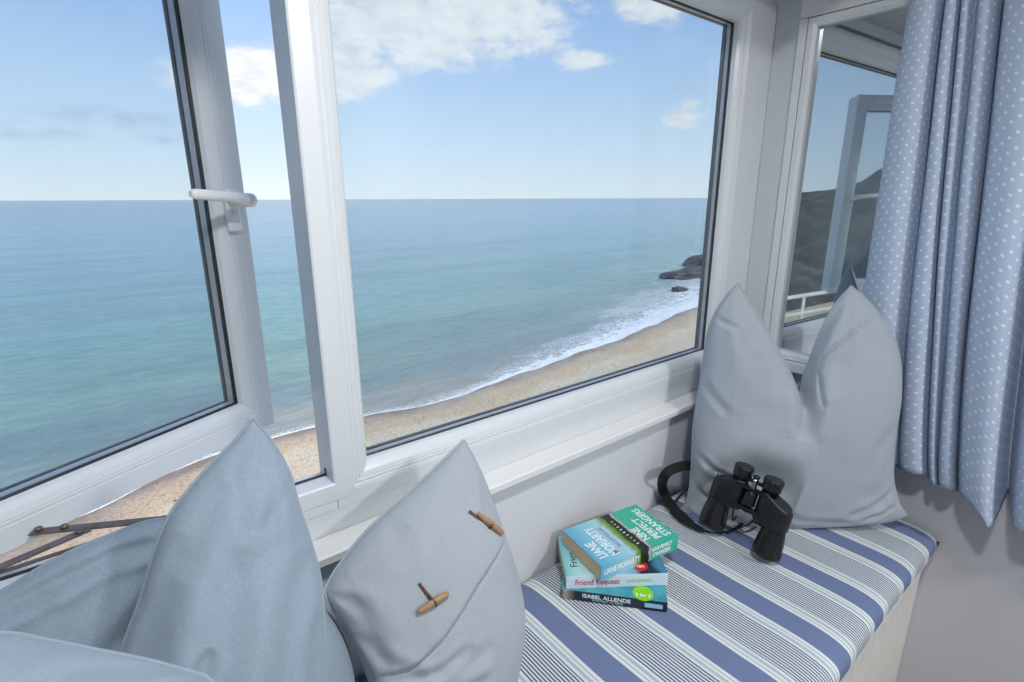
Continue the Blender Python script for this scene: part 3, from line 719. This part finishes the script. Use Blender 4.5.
def cover3(q, b):   # bottom book: teal cover, navy spine
    X, Y, Z = local(q); c = obj_coord(q)
    col_ = q.ramp(q.noise(c, 30, 3), [(.3, lin(44, 138, 160)), (.7, lin(84, 168, 182))])
    sp = q.math('LESS_THAN', Y, .0012)
    sc_ = q.ramp(q.math('DIVIDE', X, .198), [(0, lin(60, 52, 50)), (.04, lin(180, 160, 146)), (.09, lin(120, 110, 104)), (.15, lin(16, 36, 56)), (1, lin(18, 38, 58))])
    q.l.new(q.mix(sp, col_, sc_), b.inputs['Base Color'])
M_c1 = mat('blue_green_cover', lin(80, 160, 190), .32, fn=cover1); M_c2 = mat('white_teal_cover', lin(190, 220, 226), .32, fn=cover2); M_c3 = mat('teal_navy_cover', lin(60, 140, 160), .32, fn=cover3)
def book(L, W, T, cov, loc, rz, tilt=(0, 0)):
    """paperback lying flat: x along the spine, y from the spine to the fore edge, origin at the spine's left foot"""
    r = empty('paperback_book', loc, (tilt[0], tilt[1], rz))
    c_ = MB(); t = .0006
    c_.box(0, L, 0, W, T-t, T); c_.box(0, L, 0, W, 0, t); c_.box(0, L, -.0012, t*1.2, 0, T, .0005)
    co = c_.build('cover', cov, parent=r)
    p = MB(); p.box(.0012, L-.0012, .001, W-.0015, t, T-t)
    p.build('page_block', M_paper, parent=r); return r, co
def fl(x, y, z, rz=0): return Matrix.Translation((x, y, z)) @ Matrix.Rotation(rz, 4, 'Z')
def spn(x, z, ry=0): return Matrix.Translation((x, -.0016, z)) @ Matrix.Rotation(rad(90), 4, 'X') @ Matrix.Rotation(ry, 4, 'Z')
LB, WB = .212, .137
# positions: corners read from where the spines meet the cushion
T3, T2, T1 = .021, .028, .036
s3a, s3b = onz(561, 598, ZT), onz(667, 612, ZT)
d3 = (s3b-s3a); a3 = math.atan2(d3.y, d3.x)
b3, c3 = book(LB, WB, T3, M_c3, (s3a.x, s3a.y, ZT+.0005), a3)
tag(b3, 'teal paperback with navy spine and green sticker, lowest of the stack of three', 'book', 'paperbacks stacked on the window seat')
s2a, s2b = onz(566, 589, ZT+T3), onz(669, 585, ZT+T3)
a2 = math.atan2((s2b-s2a).y, (s2b-s2a).x)
b2, c2 = book(LB, WB, T2, M_c2, (s2a.x, s2a.y, ZT+T3+.001), a2)
tag(b2, 'paperback with white spine and red sticker, between the other two books', 'book', 'paperbacks stacked on the window seat')
s1a, s1b = onz(600, 582, ZT+T3+T2), onz(678, 549, ZT+T3+T2)
a1 = math.atan2((s1b-s1a).y, (s1b-s1a).x)
b1, c1 = book(LB, WB, T1, M_c1, (s1a.x, s1a.y, ZT+T3+T2+.0015), a1)
tag(b1, 'blue and green paperback with large white title lettering, on top of the stack', 'book', 'paperbacks stacked on the window seat')
# lettering reads from the fore edge down to the spine on the covers' long side, and along the spines
up90 = rad(90)
zt = T1+.0003
def cl_(name, body, size, x_, y0, fit, m=M_ink, bold=.0004): lettering(c1, name, body, size, fl(x_, y0+fit/2, zt, up90), m, bold, fit=fit)
cl_('author_lettering', 'LIANE', .031, .024, .018, .054); cl_('author_lettering', 'MORIARTY', .031, .053, .014, .102)
cl_('strapline_lettering', 'BIG LITTLE LIES', .011, .076, .030, .075, M_inkpur, .0002)
cl_('title_lettering', 'NINE', .026, .143, .020, .046); cl_('title_lettering', 'PERFECT', .026, .169, .013, .080); cl_('title_lettering', 'STRANGERS', .026, .194, .010, .112)
lettering(c1, 'spine_lettering', 'LIANE MORIARTY', .018, spn(.056, T1/2), M_ink, .0004, fit=.094)
lettering(c1, 'spine_lettering', 'NINE PERFECT', .013, spn(.165, T1*.68), M_ink, .0003, fit=.058)
lettering(c1, 'spine_lettering', 'STRANGERS', .013, spn(.165, T1*.30), M_ink, .0003, fit=.052)
b = MB()
for k in range(9):                                    # row of pale figures along the jetty
    b.lathe([(.0012, 0), (.0012, .0003)], Matrix.Translation((.1125+.0015*math.sin(k), .020+k*.011, T1)), 8); b.box(.1128, .1175, .0185+k*.011, .0215+k*.011, T1, T1+.0003)
o = b.build('cover_print', M_ink, parent=c1)
lettering(c2, 'spine_lettering', 'Friend Request', .019, spn(.065, T2/2), M_inkr, .0002, fit=.092)
lettering(c2, 'spine_lettering', 'LAURA MARSHALL', .011, spn(.152, T2/2), M_inkpale, .0002, fit=.056)
lettering(c2, 'cover_lettering', 'Friend', .022, fl(.022, .060, T2+.0003, up90), M_inkb, .0001, fit=.060)
b = MB(); b.lathe([(.0165, 0), (.0165, .0004)], Matrix.Translation((.160, .026, T2)), 32); st_ = b.build('sticker', M_red, parent=c2); st_['label'] = 'round red sticker'
lettering(st_, 'sticker_lettering', 'TOP\nTEN', .009, fl(.160, .027, T2+.0008), M_ink, .0003)
lettering(c3, 'spine_lettering', 'ISABEL ALLENDE', .0125, spn(.092, T3*.64), M_ink, .0002, fit=.096)
lettering(c3, 'spine_lettering', 'PORTRAIT IN SEPIA', .0065, spn(.095, T3*.25), M_inkpale, .0001, fit=.062)
b = MB(); b.box(.168, .203, -.0018, -.0011, T3*.28, T3*.74); b.build('spine_label', M_inkpale, parent=c3)
b = MB(); b.lathe([(.021, 0), (.021, .0004)], Matrix.Translation((.165, .018, T3)), 32); st_ = b.build('sticker', M_green, parent=c3); st_['label'] = 'round green sticker'
lettering(st_, 'sticker_lettering', '3 for 2', .011, fl(.165, .012, T3+.0008), M_ink, .0003)

# ---------------------------------------------------------------- binoculars
oL, oR = Vector((1.090, .575, -.776)), Vector((1.102, .442, -.776))
eM = Vector((1.130, .490, -.594))
oM = (oL+oR)/2; ax = (eM-oM).normalized(); sx = (oR-oL).normalized(); sx = (sx - ax*sx.dot(ax)).normalized(); sy = ax.cross(sx)
if sy.dot(Vector((-1, -1, .4))) < 0: sy = -sy
BM = Matrix(((sx.x, sy.x, ax.x, oM.x), (sx.y, sy.y, ax.y, oM.y), (sx.z, sy.z, ax.z, oM.z), (0, 0, 0, 1)))   # x across, y toward the viewer, z objective -> eyepiece
bino = empty('binoculars', tuple(oM)); tag(bino, 'black binoculars propped on the corner pillow beside the books', 'binoculars')
def bn(b, name, m, parent=None):
    for v in b.b.verts: v.co = BM @ v.co
    o = b.build(name, m); o.parent = parent or bino
    if parent is None: o.matrix_parent_inverse = Matrix.Translation(-oM)
    return o
for s in (-1, 1):
    cx = s*.066; ex_ = s*.034
    b = MB(); T0 = Matrix.Translation((cx, 0, 0))
    b.lathe([(.024, .004), (.029, -.001), (.0305, .000), (.031, .003), (.031, .016), (.0298, .019), (.0292, .030), (.0268, .048), (.0245, .062), (.0235, .068), (.0235, .074)], T0, 40)
    bn(b, 'barrel', M_blackp)
    b = MB(); b.lathe([(.0255, .0), (.0250, .002), (.0, .004)], T0 @ Matrix.Translation((0, 0, -.0004)), 32, cap=False); bn(b, 'objective_lens', M_lens)
    # prism housing: rounded block from the barrel in to the eyepiece axis
    b = MB()
    def stadium(r0, r1, c0, c1, n_=14):
        P = []
        for k in range(n_+1): a = math.pi/2 + math.pi*k/n_; P.append((c0+r0*math.cos(a), r0*math.sin(a)))
        for k in range(n_+1): a = -math.pi/2 + math.pi*k/n_; P.append((c1+r1*math.cos(a), r1*math.sin(a)))
        return P
    lo_c, hi_c = (ex_, cx) if s > 0 else (cx, ex_)
    rr = (.0195, .0265) if s > 0 else (.0265, .0195)
    secs = [(.066, .93), (.070, 1.0), (.118, 1.0), (.133, .97), (.1385, .88)]
    rings = []
    for z_, k_ in secs:
        P = stadium(rr[0]*k_, rr[1]*k_, lo_c, hi_c)
        rings.append([b.b.verts.new((x_, y_, z_ - (.016*max(0, s*(x_-ex_))/.04 if z_ > .117 else 0))) for x_, y_ in P])
    for A_, B_ in zip(rings, rings[1:]):
        for k in range(len(A_)):
            f_ = b.b.faces.new((A_[k], A_[(k+1) % len(A_)], B_[(k+1) % len(A_)], B_[k])); f_.smooth = True
    b.b.faces.new(rings[0][::-1]); b.b.faces.new(rings[-1]); bn(b, 'prism_housing', M_blackl)
    b = MB(); T1_ = Matrix.Translation((ex_, 0, .136))
    b.lathe([(.0165, -.01), (.0165, .002), (.0185, .003), (.0185, .010)] + [q_ for k in range(6) for q_ in ((.0208, .0105+k*.0022), (.0196, .0116+k*.0022))] + [(.0218, .024), (.0220, .032), (.0205, .035), (.0150, .0345)], T1_, 32)
    bn(b, 'eyepiece', M_blackp)
    b = MB(); b.lathe([(.015, .1705), (.0, .168)], Matrix.Translation((ex_, 0, 0)), 24, cap=False); bn(b, 'eyepiece_lens', M_lens)
    b = MB(); b.box(cx+s*.021, cx+s*.027, -.004, .004, .118, .126, .0012); b.tube([(cx+s*.026, 0, .118), (cx+s*.031, 0, .122), (cx+s*.026, 0, .126)], .0012, 6); bn(b, 'strap_lug', M_chrome)
b = MB(); b.box(-.046, .046, .006, .022, .076, .087, .003); b.box(-.040, .040, .006, .020, .126, .135, .003); b.box(-.032, .032, -.002, .010, .143, .150, .002)
bn(b, 'bridge', M_blackp)
b = MB(); b.lathe([(.005, .072), (.008, .074), (.008, .090), (.0145, .092)] + [q_ for k in range(10) for q_ in ((.0150, .093+k*.003), (.0140, .0945+k*.003))] + [(.007, .125), (.0055, .158), (.0075, .159), (.0075, .163), (.003, .165)], Matrix.Translation((0, .010, 0)), 24); bn(b, 'focus_wheel', M_blackp)
b = MB(); b.lathe([(.0045, .1475), (.0045, .1565)], Matrix.Translation((0, .013, 0)), 14); b.box(-.004, .004, .0075, .0170, .128, .1465, .001); bn(b, 'hinge_pin', M_chrome)
# strap: wide padded band swinging out to the left and up behind the pillow, thin cords between the barrels
sp_pts = [onz(704, 531, -.788), onz(694, 526, -.786), onz(684, 519, -.784), onz(672, 507, -.782), onz(662, 490, -.770), onp(665, 474, Vector((1.06, .68, -.7)), Vector((-.64, -.74, .1))), onp(676, 467, Vector((1.08, .71, -.7)), Vector((-.64, -.74, .1))), onp(692, 465, Vector((1.10, .735, -.7)), Vector((-.64, -.74, .1)))]
sp_pts = poly_interp([Vector(p) for p in sp_pts], 40)
for p in sp_pts: p.z = max(p.z, ZT+.012); p.y = min(p.y, YW-.02)
for _ in range(12): sp_pts = [sp_pts[0]] + [(sp_pts[k-1]+sp_pts[k]*2+sp_pts[k+1])/4 for k in range(1, len(sp_pts)-1)] + [sp_pts[-1]]
b = MB(); b.tube(sp_pts, [.004 + .0085*min(1, k/6) for k in range(41)], 10, .2, face_eye=True); o = b.build('strap', M_webbing); o.parent = bino; o.matrix_parent_inverse = Matrix.Translation(-oM)
b = MB()
def cord(P_, r=.0018):
    P_ = poly_interp([Vector(p) for p in P_], 24)
    for p in P_: p.z = max(p.z, ZT+.003)
    b.tube(P_, r, 6)
cord([onz(694, 527, -.79), onz(715, 533, -.797), onz(733, 530, -.797), onz(748, 525, -.79), BM @ Vector((.03, .012, .088))])
cord([BM @ Vector((-.03, .012, .086)), onz(733, 520, -.775), onz(741, 512, -.78), onz(752, 520, -.79), onz(756, 527, -.797), onz(745, 532, -.797), onz(737, 526, -.797)])
cord([onz(690, 466+20, -.78), onz(676, 500, -.785), onz(671, 512, -.795), onz(690, 526, -.796)], .0025)
cord([onz(727, 533, -.797), onz(738, 527, -.797), onz(750, 521, -.795), BM @ Vector((.045, .01, .06))], .003)
o = b.build('cord', M_webbing); o.parent = bino; o.matrix_parent_inverse = Matrix.Translation(-oM)

# ---------------------------------------------------------------- outdoors: beach, sea, rocks, hillside, terrace
SEA = -9.0
SH = [(-3000, 900), (-400, 60), (-120, 22), (-60, 12), (-30, 8), (-12, 12), (-4.65, 17.05), (-3.02, 18.16), (-.85, 18.81), (2.03, 20.15), (5.1, 20.75), (8.5, 20.33), (11.2, 19.87), (14.7, 19.95), (19.4, 20.64), (25.8, 21.74), (32.5, 22.9), (42.9, 25.15), (59.4, 28.4), (90, 36), (200, 70), (1000, 330), (60000, 20000)]
def shore(x):
    for (x0, y0), (x1, y1) in zip(SH, SH[1:]):
        if x <= x1: return y0 + (y1-y0)*max(0, (x-x0))/(x1-x0)
    return SH[-1][1]
def geo(lo_, hi_, n_, p): return [lo_ + (hi_-lo_)*((k/n_)**p) for k in range(n_+1)]
def attr_mesh(name, xs, ds, zf, attrs, m, wig=0):
    me = bpy.data.meshes.new(name); V = []; A = {k: [] for k in attrs}
    for x in xs:
        ys = shore(x) + (.10*math.sin(x*.9)+.14*math.sin(x*.37+1)+.06*math.sin(x*2.3) if abs(x) < 90 else 0)*wig
        for dd_ in ds:
            V.append((x, ys+dd_, zf(x, dd_)))
            for k, f in attrs.items(): A[k].append(f(x, dd_))
    n_ = len(ds); F_ = [(i*n_+j, (i+1)*n_+j, (i+1)*n_+j+1, i*n_+j+1) for i in range(len(xs)-1) for j in range(n_-1)]
    me.from_pydata(V, [], F_); me.update()
    for k, a_ in A.items():
        at = me.attributes.new(k, 'FLOAT', 'POINT'); at.data.foreach_set('value', a_)
    me.polygons.foreach_set('use_smooth', [True]*len(me.polygons)); me.materials.append(m)
    o = bpy.data.objects.new(name, me); C.objects.link(o); return o
def fattr(q, name): a_ = q.new('ShaderNodeAttribute'); a_.attribute_name = name; return a_.outputs['Fac']
def sea_fn(q, b):
    c = obj_coord(q); dd_ = fattr(q, 'shore_distance'); fd = fattr(q, 'foam_distance')
    wob = q.math('MULTIPLY', q.math('SUBTRACT', q.noise(q.mapping(c, scale=(.10, .22, 1)), 1.0, 3), .5), .9)
    lg = q.math('DIVIDE', q.math('ADD', q.math('LOGARITHM', q.math('ADD', dd_, 1.0), 10.0), q.math('MULTIPLY', wob, .35)), 4.3)   # 0 at the shore, 1 far out
    col_ = q.ramp(lg, [(0, lin(176, 158, 134)), (.12, lin(168, 158, 134)), (.19, lin(142, 152, 126)), (.26, lin(120, 156, 136)), (.34, lin(104, 156, 150)), (.44, lin(96, 150, 162)), (.54, lin(88, 140, 166)), (.66, lin(62, 112, 140)), (1, lin(34, 76, 98))])
    pt = q.noise(q.mapping(c, scale=(.012, .05, 1)), 1.0, 4, .6); col_ = q.mix(q.math('MULTIPLY', q.ramp(pt, [(.42, (0, 0, 0)), (.62, (1, 1, 1))]), .30), col_, lin(96, 150, 166), 'MIX')
    fn_ = q.noise(q.mapping(c, scale=(1.1, 2.0, 1)), 1.3, 6, .68, dist=.8); fv = q.noise(q.mapping(c, scale=(2.8, 4.5, 1)), 1.6, 5, .75, dist=1.5)
    lace = q.math('ABSOLUTE', q.math('SUBTRACT', fn_, .5)); lace = q.ramp(lace, [(0.012, (1, 1, 1)), (.05, (0, 0, 0))])
    brk = q.noise(q.mapping(c, scale=(.16, .4, 1), loc=(3.1, 0, 0)), 1.0, 2)
    core = q.ramp(q.math('ADD', fd, q.math('MULTIPLY', q.math('SUBTRACT', fn_, .5), 2.3)), [(.40, (1, 1, 1)), (.62, (0, 0, 0))])
    patch = q.math('MULTIPLY', q.ramp(q.math('ADD', fd, q.math('MULTIPLY', brk, -1.6)), [(.15, (1, 1, 1)), (.7, (0, 0, 0))]), q.ramp(fv, [(.47, (0, 0, 0)), (.60, (1, 1, 1))]))
    zone = q.ramp(q.math('DIVIDE', fd, 5.0), [(0, (1, 1, 1)), (.5, (0, 0, 0))])
    foam = q.math('MAXIMUM', core, q.math('MAXIMUM', patch, q.math('MULTIPLY', q.math('MULTIPLY', lace, zone), q.ramp(brk, [(.45, (0, 0, 0)), (.6, (.8, .8, .8))]))))
    rp = q.noise(q.mapping(c, scale=(.5, 1.6, 1), rot=(0, 0, rad(10))), 1.1, 5, .7); rp2 = q.noise(q.mapping(c, scale=(.03, .14, 1)), 1.0, 4, .65)
    col_ = q.mix(q.math('MULTIPLY', q.ramp(rp, [(.40, (0, 0, 0)), (.66, (1, 1, 1))]), .34), col_, lin(168, 200, 206)); col_ = q.mix(q.math('MULTIPLY', q.ramp(rp2, [(.40, (1, 1, 1)), (.56, (0, 0, 0))]), .34), col_, lin(60, 104, 132))
    q.l.new(q.mix(foam, col_, lin(240, 242, 240)), b.inputs['Base Color'])
    q.l.new(q.math('ADD', q.math('MULTIPLY', foam, .6), .16), b.inputs['Roughness'])
    h1 = q.noise(q.mapping(c, scale=(.35, 1.0, 1), rot=(0, 0, rad(12))), .55, 4, .6); h2 = q.noise(q.mapping(c, scale=(.6, 1.3, 1), rot=(0, 0, rad(-20))), 2.6, 3, .6)
    h3 = q.noise(q.mapping(c, scale=(.010, .055, 1)), 1.0, 3)
    h = q.math('ADD', q.math('ADD', q.math('MULTIPLY', h1, 1.1), q.math('MULTIPLY', h2, .34)), q.math('MULTIPLY', h3, 4.0))
    q.l.new(q.bump(h, .7, .4), b.inputs['Normal'])
M_sea = mat('sea_water', lin(60, 120, 140), .2, 0, .22, fn=sea_fn, IOR=1.33)
def sand_fn(q, b):
    c = obj_coord(q); dd_ = fattr(q, 'inland'); wob = q.math('MULTIPLY', q.math('SUBTRACT', q.noise(q.mapping(c, scale=(.35, .5, 1)), 1, 4), .5), 2.6)
    t = q.math('ADD', dd_, wob)
    col_ = q.ramp(q.math('DIVIDE', t, 6.0), [(0, lin(152, 130, 108)), (.10, lin(190, 170, 148)), (.18, lin(210, 186, 156)), (.34, lin(216, 190, 152)), (.42, lin(224, 208, 180)), (.6, lin(222, 204, 174)), (1, lin(228, 210, 178))])
    sp = q.noise(c, 9, 4, .7); sp2 = q.noise(c, 3.2, 4, .7)
    col_ = q.mix(q.math('MULTIPLY', q.ramp(sp, [(.34, (1, 1, 1)), (.48, (0, 0, 0))]), .8), col_, lin(152, 122, 92))
    col_ = q.mix(q.math('MULTIPLY', q.ramp(sp2, [(.55, (0, 0, 0)), (.7, (1, 1, 1))]), .45), col_, lin(232, 206, 164))
    st_ = q.new('ShaderNodeTexVoronoi'); st_.inputs['Scale'].default_value = 1.3; q.l.new(q.mapping(c, scale=(1, 1.5, 1)), st_.inputs['Vector'])
    peb = q.math('MULTIPLY', q.ramp(st_.outputs['Distance'], [(.07, (1, 1, 1)), (.11, (0, 0, 0))]), q.math('GREATER_THAN', q.noise(c, .8, 1), .55))
    col_ = q.mix(peb, col_, lin(92, 76, 66))
    q.l.new(col_, b.inputs['Base Color'])
    q.l.new(q.ramp(q.math('DIVIDE', dd_, 3.0), [(0, (.35, .35, .35)), (.5, (.9, .9, .9))]), b.inputs['Roughness'])
    q.l.new(q.bump(q.math('ADD', sp2, q.math('MULTIPLY', sp, .3)), .7, .12), b.inputs['Normal'])
M_sand = mat('beach_sand', lin(214, 180, 134), .9, fn=sand_fn)
xs = sorted(set([round(-60+k*.5, 3) for k in range(0, 320)] + [-x for x in geo(60, 20000, 60, 4)] + geo(100, 60000, 80, 4)))
ds = geo(0, 6, 40, 1.0) + geo(6.3, 30000, 90, 4.5)
FW = [(-1e9, .38), (8, .38), (11, .5), (15, .9), (19, 2.2), (26, 3.6), (33, 5.4), (43, 9), (60, 12), (1e9, 12)]
def fw(x):
    for (x0, a0), (x1, a1) in zip(FW, FW[1:]):
        if x <= x1: return (a0 + (a1-a0)*(x-x0)/(x1-x0))*.68
sea = attr_mesh('sea', xs, ds, lambda x, d_: SEA + .05*math.exp(-d_)*0, {'shore_distance': lambda x, d_: d_, 'foam_distance': lambda x, d_: d_/fw(x)}, M_sea, wig=1)
tag(sea, 'calm blue-green sea stretching to the horizon', 'sea', kind='structure')
xb = [x for x in xs if -400 < x < 700]; db = [-k*.25 for k in range(0, 100)][::-1] + [.5, 1.5, 4]
beach = attr_mesh('beach', xb, db, lambda x, d_: SEA - .012 - d_*.055 + (.05*noise.noise(Vector((x*.5, d_*.6, 0))) if d_ < -1 else 0), {'inland': lambda x, d_: -d_}, M_sand, wig=1)
tag(beach, 'sandy beach below the window along the water', 'beach', kind='structure')

def rock(loc, size, seed, label):
    bm = bmesh.new(); bmesh.ops.create_icosphere(bm, subdivisions=4, radius=1)
    for v in bm.verts:
        n_ = noise.fractal(v.co*1.5+Vector((seed, 0, 0)), 1, 2, 4); k = 1+.38*n_
        v.co = Vector((v.co.x*size[0]*k, v.co.y*size[1]*k, v.co.z*size[2]*k))
    for f in bm.faces: f.smooth = False
    me = bpy.data.meshes.new('rock'); bm.to_mesh(me); bm.free(); me.materials.append(M_rock)
    o = bpy.data.objects.new('rock', me); C.objects.link(o); o.location = loc; tag(o, label, 'rock', 'rocks at the water edge'); return o
M_rock = mat('wet_rock', lin(58, 60, 66), .6, fn=wall_fn(.5, 2, .5))
rp = lambda u, v: onz(u, v, SEA)
q_ = rp(694, 275); rock((q_.x, q_.y, SEA), (5.6, 2.2, .8), 1, 'long low dark rock lying in the sea near the window edge')
q_ = rp(679, 290.5); rock((q_.x, q_.y, SEA), (1.0, .7, .35), 4, 'smallest dark rock alone in the water near the surf')
q_ = rp(711, 263.5); rock((q_.x, q_.y, SEA+.2), (4.6, 2.2, 1.2), 7, 'dark rock furthest out, beside the window edge')
q_ = rp(716, 281); rock((q_.x+3.4, q_.y-1.2, SEA), (3.4, 1.5, 1.2), 9, 'broad dark rock between the low rock and the surf, cut off by the window edge')

# hillside seen only in the mirror
def foliage(q, b):
    c = obj_coord(q); k = q.noise(c, .45, 6, .75)
    q.l.new(q.ramp(k, [(.36, lin(18, 26, 28)), (.5, lin(44, 54, 46)), (.64, lin(96, 100, 80))]), b.inputs['Base Color'])
M_hill = mat('hillside_scrub', lin(50, 60, 48), .9, fn=foliage)
def to_mirror(u, v, dist):
    r = ray(u, v).normalized()*dist; return Vector((2*(XM-.014)-r.x, r.y, r.z))
hb = MB()
def hill(u, v):
    al = 4 + 30*u                                                # bearing round from the facade
    el = 4.5 - 3.9*min(1, max(0, (al-16)/8)) - (2.2*(al-24)/10 if al > 24 else 0)
    r = 21 + 60*v; zt_ = 81*math.tan(rad(el)); e = math.sin(min(1, v*1.05)*math.pi/2)
    x = 3.1 - r*math.cos(rad(al)); y = r*math.sin(rad(al))
    z = -4.2 + (zt_+4.2)*e + (1.3*noise.fractal(Vector((x*.16, y*.16, 0)), 1, 2, 5) if v > .02 else -5)
    return Vector((x, y, z))
hb.grid(hill, 110, 70, smooth=False)
o = hb.build('hillside', M_hill, loc=(-60, 16, SEA)); tag(o, 'dark scrubby hillside beside the beach, reflected in the mirror', 'hillside', kind='structure')
# terrace with a white railing, further along the shore
M_conc = mat('pale_concrete', lin(214, 190, 150), .9, fn=wall_fn(.12, 2)); M_rail = mat('white_rail', lin(225, 222, 212), .5)
tb = MB(); tb.box(-26, -4, 2.5, 8.2, SEA-.8, -3.4); tb.box(-26, -4, 2.5, 2.75, -3.4, -3.1)
o = tb.build('terrace', M_conc, loc=(-15, 5, SEA)); tag(o, 'pale sunlit terrace above the beach, reflected low in the mirror', 'terrace', kind='structure')
rl = empty('terrace_railing', (-13, 6.1, -3.4)); tag(rl, 'white terrace railing reflected low in the mirror', 'railing')
RA, RB = Vector((-22, 5.35, -3.4)), Vector((-6, 6.6, -3.4))
def rp_(b_, nm):
    o_ = b_.build(nm, M_rail); o_.parent = rl; o_.matrix_parent_inverse = Matrix.Translation(-Vector(rl.location))
for h_, r_ in ((1.10, .05), (.66, .04)):
    b = MB(); b.tube([RA+Vector((0, 0, h_)), RB+Vector((0, 0, h_))], r_, 8); rp_(b, 'rail')
for k in range(9):
    p_ = RA.lerp(RB, k/8); b = MB(); b.tube([p_+Vector((0, 0, -.01)), p_+Vector((0, 0, 1.12))], .035, 8); rp_(b, 'post')

# ---------------------------------------------------------------- lift everything so the room floor is at zero
for o in C.objects:
    if o.parent is None and o.type in ('MESH', 'EMPTY'): o.location.z += H0
